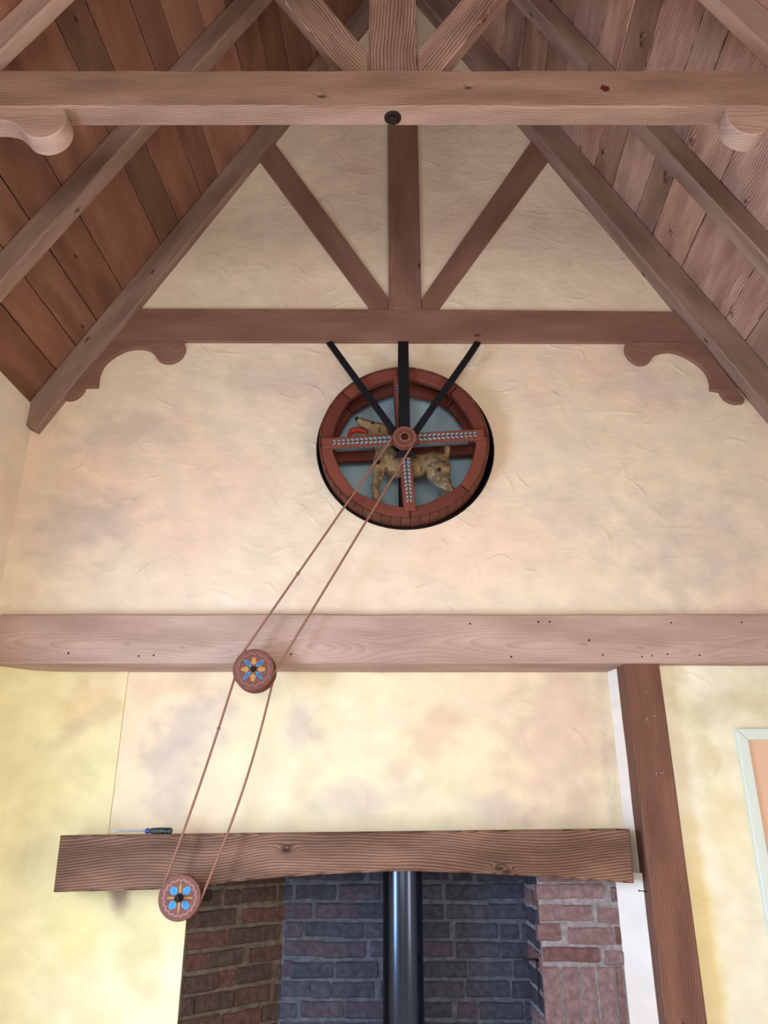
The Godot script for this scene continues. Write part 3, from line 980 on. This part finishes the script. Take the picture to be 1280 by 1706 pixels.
func fireplace() -> void:
	var n := NoiseTexture2D.new()
	n.noise = noise(71, 0.02, 5); n.width = 512; n.height = 512; n.seamless = true
	var ramp := Gradient.new()
	ramp.set_color(0, Color(0.72, 0.70, 0.70)); ramp.set_color(1, Color(1, 1, 1))
	n.color_ramp = ramp
	M.brick_col = n
	var nb := NoiseTexture2D.new()
	nb.noise = noise(72, 0.05, 4); nb.width = 512; nb.height = 512; nb.seamless = true
	M.brick_bump = nb
	var browns := brick_mats([Color(0.37, 0.285, 0.245), Color(0.34, 0.27, 0.24), Color(0.40, 0.29, 0.25), Color(0.35, 0.285, 0.25)])
	var sooty := brick_mats([Color(0.31, 0.31, 0.355), Color(0.29, 0.295, 0.34), Color(0.33, 0.305, 0.345), Color(0.275, 0.285, 0.33)])
	var reds := brick_mats([Color(0.56, 0.455, 0.45), Color(0.52, 0.41, 0.40), Color(0.58, 0.48, 0.475), Color(0.48, 0.355, 0.345)])
	var grout := brick_mats([Color(0.44, 0.40, 0.34), Color(0.38, 0.40, 0.44), Color(0.62, 0.59, 0.59)])
	var h := 0.0765
	# left splayed jamb
	var a := Vector3(-0.812, 0, -0.15)
	var b := Vector3(-0.453, 0, -0.49)
	var dir := (b - a).normalized()
	var xf := Transform3D(Basis(dir, Vector3.UP, dir.cross(Vector3.UP)), a)
	var o := setting("wall_firebox_left")
	var st := mb()
	block(st, Vector3(0.0, 0.0, -0.12), Vector3((b - a).length() + 0.02, 1.95, -0.007), xf)
	obj("mortar", st, grout[0], o)
	for r in 12:
		brick_row(o, xf, 0.004, (b - a).length(), 0.525 + r * h, h, [0.06, 0.17, 0.11, 0.2][r % 4], browns)
	# back
	o = setting("wall_firebox_back")
	st = mb()
	block(st, Vector3(-0.6, 0.0, -0.62), Vector3(0.8, 1.95, -0.498))
	obj("mortar", st, grout[1], o)
	for r in 12:
		brick_row(o, Transform3D(Basis(), Vector3(0, 0, -0.49)), -0.46, 0.67, 0.53 + r * h, h, [0.14, 0.05, 0.19, 0.09][r % 4], sooty)
	# right pier: stretchers over a soldier course, and its return into the firebox
	o = setting("wall_firebox_right")
	st = mb()
	block(st, Vector3(0.64, 0.0, -0.5), Vector3(0.972, 1.95, -0.157))
	obj("mortar", st, grout[2], o)
	xf = Transform3D(Basis(), Vector3(0, 0, -0.15))
	var ys := [1.39, 1.314, 1.241, 1.167, 1.089, 1.022]
	for r in 5:
		brick_row(o, xf, 0.635, 0.966, ys[r + 1], ys[r] - ys[r + 1], [0.15, 0.1, 0.23, 0.105, 0.24][r], reds)
	brick_row(o, xf, 0.635, 0.966, 0.80, 0.218, 0.076, reds, true)
	for r in 3:
		brick_row(o, xf, 0.635, 0.966, 0.57 + r * h, h, [0.1, 0.2, 0.1][r], reds)
	xf = Transform3D(Basis(Vector3(0, 0, 1), Vector3(0, 1, 0), Vector3(-1, 0, 0)), Vector3(0.633, 0, -0.49))
	for r in 12:
		brick_row(o, xf, 0.0, 0.335, 0.525 + r * h, h, [0.1, 0.2][r % 2], sooty if r % 3 else reds)
	st = mb()
	block(st, Vector3(-0.9, 1.85, -0.62), Vector3(1.05, 1.95, -0.187))
	struct("ceiling_firebox", st, M.dark)

	# mantel
	var ml := P2([-1.302, 1.502, -1.297, 1.297, -0.86, 1.307, -0.74, 1.318, -0.614, 1.332, -0.449, 1.347, -0.237, 1.361, 0.0, 1.37, 0.119, 1.372, 0.379, 1.364, 0.615, 1.352, 0.85, 1.337, 0.984, 1.328, 0.991, 1.527])
	var m := plate("mantel", "broad weathered mantel beam with a shallow arched underside over the brick fireplace", "mantel", ml, -0.142, 0.05, M.mantel, 0.01, 0.006)
	# stove pipe
	var steel := flat_mat(Color(0.24, 0.27, 0.33), 0.2, 0.95, 0.5)
	var p := thing("stove_pipe", "round blue-black steel stove pipe rising behind the mantel in the fireplace", "stove pipe", Vector3(0.08, 0, -0.275))
	var upx := Transform3D(Basis(Vector3(1, 0, 0), Vector3(0, 0, -1), Vector3(0, 1, 0)), Vector3.ZERO)
	st = mb()
	turned(st, P2([0.085, 0.0, 0.085, 1.85]), 72, upx)
	turned(st, P2([0.082, 1.85, 0.082, 0.0]), 72, upx)
	obj("pipe", st, steel, p)
	st = mb()
	turned(st, P2([0.0851, 0.55, 0.0872, 0.552, 0.0872, 0.57, 0.0851, 0.572]), 72, upx)
	obj("joint_ring", st, steel, p)
	# iron hook on the edge of the right pier
	var hk := thing("damper_hook", "small black iron hook and rod on the inner edge of the right brick pier", "hook", Vector3(0.625, 0.9, -0.2))
	st = mb()
	tube(st, smooth_path([Vector3(-0.068, 0.175, 0.02), Vector3(-0.064, 0.145, 0.02), Vector3(-0.045, 0.132, 0.015), Vector3(-0.02, 0.134, 0.01), Vector3(0.006, 0.128, 0.0)], 5), [0.0045], 8)
	obj("hook", st, M.iron, hk)
	st = mb()
	tube(st, [Vector3(-0.002, 0.128, 0.0), Vector3(-0.001, -0.02, 0.004)], [0.004], 8)
	obj("rod", st, M.iron, hk)

func ring_sector(r0: float, r1: float, a0: float, a1: float, n := 8) -> PackedVector2Array:
	var p := PackedVector2Array()
	for k in n + 1:
		var a := lerpf(a0, a1, float(k) / n)
		p.append(Vector2(cos(a), sin(a)) * r1)
	for k in n + 1:
		var a := lerpf(a1, a0, float(k) / n)
		# the inner edge of a felly is nearly straight
		var flat := cos((a1 - a0) / 2) / cos(a - (a0 + a1) / 2)
		p.append(Vector2(cos(a), sin(a)) * r0 * lerpf(1.0, flat, 0.35))
	return p

func bar(p: Vector3, q: Vector3, w: float, t: float, onto: SurfaceTool = null) -> SurfaceTool:
	var st := onto if onto else mb()
	var d := (q - p).normalized()
	var s := d.cross(Vector3(0, 0, 1)).normalized()
	var f := s.cross(d)
	timber(st, 0, (q - p).length(), -w / 2, w / 2, -t / 2, t / 2, Transform3D(Basis(d, s, f), p), 0.003, 0.0006)
	return st

func wheel() -> void:
	# dark lining of the round hole and the pale blue board at its back
	var c := Vector3(0.105, 3.272, 0)
	var st := mb()
	turned(st, P2([0.439, 0.004, 0.432, 0.004, 0.432, -0.13, 0.385, -0.138, 0.385, -0.144, 0.439, -0.144]), 64, Transform3D(Basis(), c))
	struct("trim_1", st, M.dark)
	st = mb()
	turned(st, P2([0.0, -0.16, 0.439, -0.16, 0.439, -0.145, 0.0, -0.145]), 64, Transform3D(Basis(), c))
	var back := struct("wall_niche", st, flat_mat(Color(0.62, 0.72, 0.77), 0.7))

	var hub := Vector3(0.097, 3.262, 0)
	var red := wood_mat(0, Color(0.66, 0.41, 0.36), 0.06, 0.6)
	var red2 := wood_mat(0, Color(0.57, 0.34, 0.30), 0.06, 0.6)
	var slatm := wood_mat(2, Color(0.62, 0.42, 0.36), 0.1, 0.7)
	var o := thing("dog_wheel", "large red-brown wooden treadmill wheel with vine-painted spokes set in the gable wall", "wheel", hub)
	o.rotation.z = 0.064
	for k in 8:
		for f in 2:
			st = mb()
			var zz := [0.055, 0.088] if f == 0 else [-0.092, -0.055]
			slab(st, ring_sector(0.352, 0.4, TAU * k / 8 + 0.006, TAU * (k + 1) / 8 - 0.006, 10), zz[0], zz[1], 0.003, TAU * (k + 0.5) / 8 + PI / 2, uvo())
			obj("felly", st, red if (k + f) % 3 else red2, o)
	for k in 56:
		st = mb()
		slab(st, ring_sector(0.3995, 0.412, TAU * k / 56 + 0.003, TAU * (k + 1) / 56 - 0.003, 2), -0.095, 0.09 + rng.randf_range(-0.002, 0.002), 0.002, 0.0, uvo())
		obj("slat", st, slatm, o)
	# spokes
	for k in 4:
		var len: float = [0.385, 0.362, 0.395, 0.37][k]
		var root := 0.03
		st = mb()
		var xf := Transform3D(Basis(Vector3(0, 0, 1), PI / 2 * k), Vector3.ZERO)
		slab(st, P2([root, -0.0275, len, -0.0275, len, 0.0275, root, 0.0275]), 0.0875 if k % 2 == 0 else 0.06, 0.107 if k % 2 == 0 else 0.1, 0.003, 0.0, Vector2(-root, 0.0275), xf)
		var m := spoke_face([0.1, 0.12, 0.08, 0.12][k], [0.9, 0.82, 0.86, 0.88][k])
		m.uv1_scale = Vector3(1.0 / (len - root), 1.0 / 0.055, 1)
		obj("spoke", st, m, o)
		st = mb()
		slab(st, P2([0.0, -0.0275, 0.36, -0.0275, 0.36, 0.0275, 0.0, 0.0275]), -0.08, -0.05, 0.003, 0.0, uvo(), xf)
		obj("rear_spoke", st, red2, o)
	st = mb()
	turned(st, P2([0, -0.1, 0.035, -0.1, 0.035, 0.13, 0, 0.13]), 28)
	obj("axle", st, M.rust, o)

	# black iron bracket that carries the axle from the tie board
	var br := thing("iron_bracket", "black iron bracket of three flat bars from the tie board down to the wheel hub", "bracket", Vector3(0.1, 3.88, 0))
	for q in [["upright_bar", 0.0, -0.003, -0.002, -0.64, 0.054, 0.014], ["stay_bar", -0.384, -0.311, -0.05, -0.6, 0.034, 0.012], ["stay_bar", 0.388, 0.312, 0.05, -0.6, 0.034, 0.012]]:
		# each bar leaves the lower edge of the tie board, bends over the rim and drops to the hub
		var knee := Vector3(q[2], -0.18, 0.112)
		st = bar(Vector3(q[1], -0.016, 0.024), knee + (knee - Vector3(q[1], -0.016, 0.024)).normalized() * 0.006, q[5], q[6])
		bar(knee, Vector3(q[3], q[4], 0.137), q[5], q[6], st)
		obj(q[0], st, M.iron, br)
	st = mb()
	slab(st, P2([-0.03, -0.64, 0.03, -0.64, 0.032, -0.7, 0.055, -0.735, 0.02, -0.73, -0.02, -0.73, -0.052, -0.735, -0.03, -0.7]), 0.128, 0.142, 0.002)
	obj("forked_foot", st, M.iron, br)
	obj("rear_bar", bar(Vector3(-0.005, -0.6, -0.115), Vector3(-0.005, -1.04, -0.115), 0.045, 0.02), M.iron, br)
	st = mb()
	turned(st, P2([0, -0.13, 0.016, -0.13, 0.016, 0.12, 0, 0.12]), 20, Transform3D(Basis(), Vector3(-0.003, -0.635, 0.02)))
	obj("axle_pin", st, M.iron, br)
	dog()

func dog() -> void:
	var o := thing("carved_dog", "carved wooden tan dog with jointed legs running inside the wheel, red tongue out", "dog", Vector3(0.1, 3.0, 0.0))
	var z := 0.012
	var pt := func(x: float, y: float, zz := z) -> Vector3: return Vector3(x - 0.1, y - 3.0, zz)
	var bones := [
		# from, to, radius from, radius to, flattening across the body
		[pt.call(0.01, 3.185), pt.call(0.06, 3.165), 0.062, 0.062, 1.25],
		[pt.call(0.06, 3.165), pt.call(0.16, 3.16), 0.062, 0.056, 1.25],
		[pt.call(0.16, 3.16), pt.call(0.25, 3.168), 0.056, 0.062, 1.25],
		[pt.call(0.25, 3.168), pt.call(0.275, 3.15), 0.062, 0.052, 1.25],
		[pt.call(0.015, 3.2), pt.call(-0.005, 3.32), 0.056, 0.042, 1.2],
		[pt.call(-0.008, 3.342), pt.call(-0.032, 3.352), 0.044, 0.04, 1.1],
		[pt.call(-0.035, 3.358), pt.call(-0.118, 3.404), 0.037, 0.021, 1.0],
		[pt.call(-0.03, 3.328), pt.call(-0.133, 3.322), 0.02, 0.0115, 0.9],
		[pt.call(0.005, 3.355, 0.045), pt.call(0.012, 3.318, 0.05), 0.02, 0.017, 1.8],
		[pt.call(0.3, 3.19), pt.call(0.306, 3.215), 0.017, 0.014, 1.0],
		[pt.call(0.306, 3.215), pt.call(0.312, 3.262), 0.014, 0.016, 1.0],
		# near foreleg, a piece of its own laid on the shoulder
		[pt.call(-0.02, 3.15, 0.045), pt.call(-0.026, 3.095, 0.05), 0.036, 0.026, 1.5],
		[pt.call(-0.026, 3.095, 0.05), pt.call(-0.042, 3.035, 0.05), 0.025, 0.0185, 1.1],
		[pt.call(-0.042, 3.035, 0.05), pt.call(-0.034, 2.975, 0.05), 0.0185, 0.017, 1.0],
		[pt.call(-0.034, 2.975, 0.05), pt.call(-0.024, 2.955, 0.052), 0.018, 0.016, 1.0],
		# near hind leg: thigh, hock behind, shank and paw
		[pt.call(0.262, 3.115, 0.05), pt.call(0.285, 3.055, 0.052), 0.058, 0.036, 1.7],
		[pt.call(0.24, 3.085, 0.05), pt.call(0.29, 3.04, 0.052), 0.034, 0.024, 1.5],
		[pt.call(0.29, 3.045, 0.052), pt.call(0.322, 3.012, 0.052), 0.026, 0.017, 1.2],
		[pt.call(0.322, 3.012, 0.052), pt.call(0.262, 2.968, 0.052), 0.018, 0.0145, 1.0],
		[pt.call(0.262, 2.968, 0.052), pt.call(0.24, 2.95, 0.052), 0.016, 0.013, 1.0],
	]
	var nz := noise(91, 18.0, 3)
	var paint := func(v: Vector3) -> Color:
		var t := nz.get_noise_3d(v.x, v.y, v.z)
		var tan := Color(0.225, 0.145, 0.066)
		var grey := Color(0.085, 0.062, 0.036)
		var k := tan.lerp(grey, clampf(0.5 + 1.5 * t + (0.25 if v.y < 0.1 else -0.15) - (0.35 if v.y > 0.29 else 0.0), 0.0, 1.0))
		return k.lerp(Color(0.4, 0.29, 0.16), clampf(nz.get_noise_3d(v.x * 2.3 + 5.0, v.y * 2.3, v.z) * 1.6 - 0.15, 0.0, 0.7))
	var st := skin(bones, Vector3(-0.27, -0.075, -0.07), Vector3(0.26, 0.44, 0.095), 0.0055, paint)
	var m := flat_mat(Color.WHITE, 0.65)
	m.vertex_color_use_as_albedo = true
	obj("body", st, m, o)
	var black := flat_mat(Color(0.03, 0.025, 0.025), 0.4)
	st = mb()
	turned(st, P2([0, -0.012, 0.008, -0.009, 0.0112, -0.003, 0.0112, 0.003, 0.008, 0.009, 0, 0.012]), 14, Transform3D(Basis(), pt.call(-0.134, 3.417, 0.018)), true)
	obj("nose", st, black, o)
	st = mb()
	tube(st, smooth_path([pt.call(-0.085, 3.34, 0.018), pt.call(-0.115, 3.352, 0.02), pt.call(-0.145, 3.352, 0.02), pt.call(-0.166, 3.337, 0.02), pt.call(-0.17, 3.312, 0.02)], 5), [0.009, 0.0105, 0.012, 0.012, 0.013, 0.0135, 0.014, 0.015, 0.015, 0.015, 0.0155, 0.0155, 0.015, 0.015, 0.014, 0.0115, 0.011, 0.011, 0.01, 0.009, 0.007], 10)
	obj("tongue", st, flat_mat(Color(0.6, 0.16, 0.11), 0.45), o)
	st = mb()
	turned(st, P2([0, -0.005, 0.0068, -0.003, 0.008, 0.001, 0.005, 0.0045, 0, 0.0052]), 14, Transform3D(Basis(), pt.call(-0.056, 3.379, 0.043)), true)
	obj("eye", st, black, o)
	st = mb()
	tube(st, smooth_path([pt.call(-0.02, 3.345, 0.058), pt.call(-0.024, 3.332, 0.058), pt.call(-0.018, 3.322, 0.057)], 4), [0.002], 6)
	obj("ear_crease", st, black, o)
	for p in [[-0.028, 3.152, 0.068], [0.262, 3.108, 0.079]]:
		st = mb()
		turned(st, P2([0, -0.006, 0.0105, -0.006, 0.0105, 0.004, 0.007, 0.006, 0, 0.0065]), 16, Transform3D(Basis(), pt.call(p[0], p[1], p[2])))
		obj("pivot_bolt", st, flat_mat(Color(0.12, 0.075, 0.05), 0.6, 0.3), o)

# a grooved pulley about local z with a painted face
func pulley(called: String, label: String, at: Vector3, r: float, face: int, layers: Array) -> Node3D:
	var o := thing(called, label, "pulley", at)
	var edge := flat_mat(Color(0.4, 0.22, 0.17), 0.65)
	for l in layers:                     # [radius, z back, z front, groove depth]
		var st := mb()
		var zb: float = l[1]; var zf: float = l[2]; var q: float = l[0]; var mid: float = (zb + zf) / 2; var t: float = zf - zb
		turned(st, P2([0, zb, q - 0.003, zb, q, zb + 0.002, q, zb + t * 0.2, q - l[3], mid - t * 0.08, q - l[3], mid + t * 0.08, q, zf - t * 0.2, q, zf - 0.002, q - 0.003, zf, 0, zf]), 56)
		obj("sheave", st, edge, o)
	var st2 := mb()
	var top: float = layers[0][2]
	turned(st2, P2([r * 0.985, top - 0.001, r * 0.985, top + 0.0015, 0, top + 0.0015]), 56, Transform3D(), false, r * 0.985)
	obj("painted_face", st2, pulley_face(face), o)
	return o

func belt(a: Vector3, ra: float, b: Vector3, rb: float, sag_l: float, sag_r: float) -> Array:
	# a loop round two wheels: left strand down from a to b, under b, right strand up, over a
	var d := Vector2(b.x - a.x, b.y - a.y)
	var L := d.length()
	var u := d / L
	var n := Vector2(u.y, -u.x)                       # to the left of the way down when b lies below
	if n.x > 0:
		n = -n
	var s := (ra - rb) / L
	var c := sqrt(1.0 - s * s)
	var nl := n * c + u * s
	var nr := -n * c + u * s
	var pts := []
	var A := Vector2(a.x, a.y); var B := Vector2(b.x, b.y)
	var p0 := A + nl * ra; var p1 := B + nl * rb; var p2 := B + nr * rb; var p3 := A + nr * ra
	for k in 18:
		var t := k / 17.0
		var q := p0.lerp(p1, t) + n * (sag_l * sin(PI * t))
		pts.append(Vector3(q.x, q.y, lerpf(a.z, b.z, t)))
	var a0 := nl.angle(); var a1 := nr.angle()
	if a1 < a0: a1 += TAU
	var mid := Vector2.from_angle((a0 + a1) / 2)
	if mid.dot(u) < 0: a1 -= TAU
	for k in range(1, 14):
		var q := B + Vector2.from_angle(lerpf(a0, a1, k / 14.0)) * rb
		pts.append(Vector3(q.x, q.y, b.z))
	for k in 18:
		var t := k / 17.0
		var q := p2.lerp(p3, t) - n * (sag_r * sin(PI * t))
		pts.append(Vector3(q.x, q.y, lerpf(b.z, a.z, t)))
	a0 = nr.angle(); a1 = nl.angle()
	if a1 < a0: a1 += TAU
	mid = Vector2.from_angle((a0 + a1) / 2)
	if mid.dot(u) > 0: a1 -= TAU
	for k in range(1, 14):
		var q := A + Vector2.from_angle(lerpf(a0, a1, k / 14.0)) * ra
		pts.append(Vector3(q.x, q.y, a.z))
	return pts

func drive() -> void:
	var hub := Vector3(0.097, 3.237, 0)
	var mid := Vector3(-0.548, 2.146, 0)
	var low := Vector3(-0.775, 1.286, 0)
	var o := pulley("pulley", "small red-brown hub pulley with a ring of pale dots, in front of the dog wheel", hub, 0.057, 2, [[0.0575, 0.142, 0.17, 0.012]])
	var st := mb()
	slab(st, P2([-0.011, -0.011, 0.011, -0.011, 0.011, 0.011, -0.011, 0.011]), 0.168, 0.184, 0.002, 0.0, Vector2.ZERO, Transform3D(Basis(Vector3(0, 0, 1), 0.2), Vector3.ZERO))
	obj("square_nut", st, M.rust, o)
	o = pulley("pulley", "painted disc pulley with blue leaves and gold sprigs in front of the long beam", mid, 0.086, 0, [[0.0865, 0.138, 0.165, 0.01], [0.088, 0.082, 0.112, 0.012]])
	st = mb()
	turned(st, P2([0, 0.05, 0.016, 0.05, 0.016, 0.14, 0, 0.14]), 20)
	obj("axle", st, M.rust, o)
	st = mb()
	turned(st, P2([0, 0.165, 0.012, 0.165, 0.012, 0.172, 0.007, 0.18, 0.003, 0.18, 0.003, 0.176, 0, 0.176]), 20)
	obj("boss", st, M.rust, o)
	o = pulley("pulley", "painted disc pulley with bright blue oak leaves in front of the mantel's left end", low, 0.0805, 1, [[0.081, 0.125, 0.152, 0.01]])
	st = mb()
	turned(st, P2([0, 0.152, 0.016, 0.152, 0.013, 0.165, 0.013, 0.185, 0.009, 0.2, 0.004, 0.2, 0.004, 0.196, 0, 0.196]), 20)
	obj("boss", st, M.rust, o)
	st = mb()
	turned(st, P2([0, 0.03, 0.02, 0.03, 0.02, 0.127, 0, 0.127]), 20)
	obj("axle", st, M.rust, o)
	st = mb()
	slab(st, P2([-0.02, -0.02, 0.095, -0.02, 0.1, 0.0, 0.095, 0.02, -0.02, 0.03]), 0.04, 0.06, 0.002)
	obj("axle_plate", st, M.rust, o)
	var b1 := thing("drive_belt", "brown rope belt running from the wheel hub down to the pulley on the long beam", "belt", Vector3(hub.x, hub.y, 0))
	st = mb()
	var pts := belt(Vector3(hub.x, hub.y, 0.156), 0.05, Vector3(mid.x, mid.y, 0.1515), 0.0815, 0.0, 0.0)
	for i in pts.size():
		pts[i] -= Vector3(hub.x, hub.y, 0)
	tube(st, pts, [0.0052], 10, true)
	obj("rope", st, M.rope, b1)
	st = mb()
	turned(st, P2([0, -0.008, 0.006, -0.006, 0.009, 0, 0.006, 0.006, 0, 0.008]), 12, Transform3D(Basis(), pts[11]), true)
	obj("knot", st, M.rope, b1)
	var b2 := thing("drive_belt", "brown slack rope belt running from the beam pulley down to the mantel pulley", "belt", Vector3(mid.x, mid.y, 0))
	st = mb()
	pts = belt(Vector3(mid.x, mid.y, 0.097), 0.081, Vector3(low.x, low.y, 0.1385), 0.0765, -0.008, 0.024)
	for i in pts.size():
		pts[i] -= Vector3(mid.x, mid.y, 0)
	tube(st, pts, [0.005], 10, true)
	obj("rope", st, M.rope, b2)
	st = mb()
	turned(st, P2([0, -0.008, 0.006, -0.006, 0.0085, 0, 0.006, 0.006, 0, 0.008]), 12, Transform3D(Basis(), pts[5]), true)
	obj("knot", st, M.rope, b2)

func small_things() -> void:
	# screwdriver on the mantel
	var o := thing("screwdriver", "old screwdriver with a paint-smeared dark handle lying on the mantel's top edge", "screwdriver", Vector3(-0.97, 1.5185, 0.02))
	var ax := Transform3D(Basis(Vector3(0, 0, -1), Vector3(0, 1, 0), Vector3(1, 0, 0)), Vector3(0, 0.0005, 0)).rotated_local(Vector3(0, 1, 0), 0.0)
	var st := mb()
	turned(st, P2([0, 0.018, 0.0085, 0.018, 0.0115, 0.03, 0.0125, 0.06, 0.0128, 0.095, 0.0118, 0.106, 0.008, 0.109, 0, 0.109]), 16, ax, true)
	var hm := flat_mat(Color.WHITE, 0.45)
	var n := NoiseTexture2D.new()
	n.noise = noise(77, 0.03, 3); n.width = 128; n.height = 128
	var g := Gradient.new()
	g.set_color(0, Color(0.06, 0.08, 0.1)); g.set_color(1, Color(0.5, 0.52, 0.4))
	g.add_point(0.5, Color(0.13, 0.16, 0.16))
	n.color_ramp = g
	hm.albedo_texture = n
	hm.uv1_scale = Vector3(3, 12, 1)
	obj("handle", st, hm, o)
	st = mb()
	turned(st, P2([0, 0.0, 0.006, 0.0, 0.0105, 0.004, 0.0112, 0.01, 0.009, 0.016, 0.0078, 0.019, 0, 0.019]), 16, ax, true)
	obj("collar", st, flat_mat(Color(0.2, 0.27, 0.55), 0.3), o)
	st = mb()
	turned(st, P2([0, -0.13, 0.0018, -0.13, 0.0032, -0.115, 0.0032, 0.002, 0, 0.002]), 12, ax)
	obj("shaft", st, flat_mat(Color(0.6, 0.6, 0.62), 0.3, 0.9), o)
	# nail in the post
	o = thing("nail", "bent rusty nail sticking out of the post's left side just below the mantel end", "nail", Vector3(1.046, 1.294, 0.0))
	st = mb()
	tube(st, [Vector3(0.004, 0, 0), Vector3(-0.016, 0.004, 0.004), Vector3(-0.034, 0.006, 0.008)], [0.0018], 8)
	obj("shank", st, M.rust, o)
	st = mb()
	turned(st, P2([0, -0.001, 0.0045, -0.001, 0.0045, 0.001, 0, 0.001]), 10, Transform3D(Basis(Vector3(0, 0, 1), Vector3(0, 1, 0), Vector3(-1, 0, 0)), Vector3(-0.034, 0.006, 0.008)))
	obj("head", st, M.rust, o)
	# mint-painted frame on the right wall
	o = thing("panel_frame", "pale mint-painted moulding round a plain apricot panel on the wall right of the post", "frame", Vector3(1.497, 0.0, 0.0))
	var mint := flat_mat(Color(0.84, 0.87, 0.83), 0.55)
	st = mb()
	slab(st, P2([0.0, 0.1, 0.046, 0.1, 0.046, 1.874, 0.0, 1.921]), -0.01, 0.024, 0.004)
	obj("stile", st, mint, o)
	st = mb()
	slab(st, P2([0.0, 1.922, 0.047, 1.875, 0.39, 1.875, 0.437, 1.922]), -0.01, 0.024, 0.004)
	obj("top_rail", st, mint, o)
	st = mb()
	slab(st, P2([0.391, 0.1, 0.437, 0.1, 0.437, 1.921, 0.391, 1.874]), -0.01, 0.024, 0.004)
	obj("stile", st, mint, o)
	st = mb()
	slab(st, P2([0.04, 0.1, 0.4, 0.1, 0.4, 1.88, 0.04, 1.88]), -0.01, 0.012, 0.0)
	obj("panel", st, flat_mat(Color(0.87, 0.71, 0.6), 0.7), o)
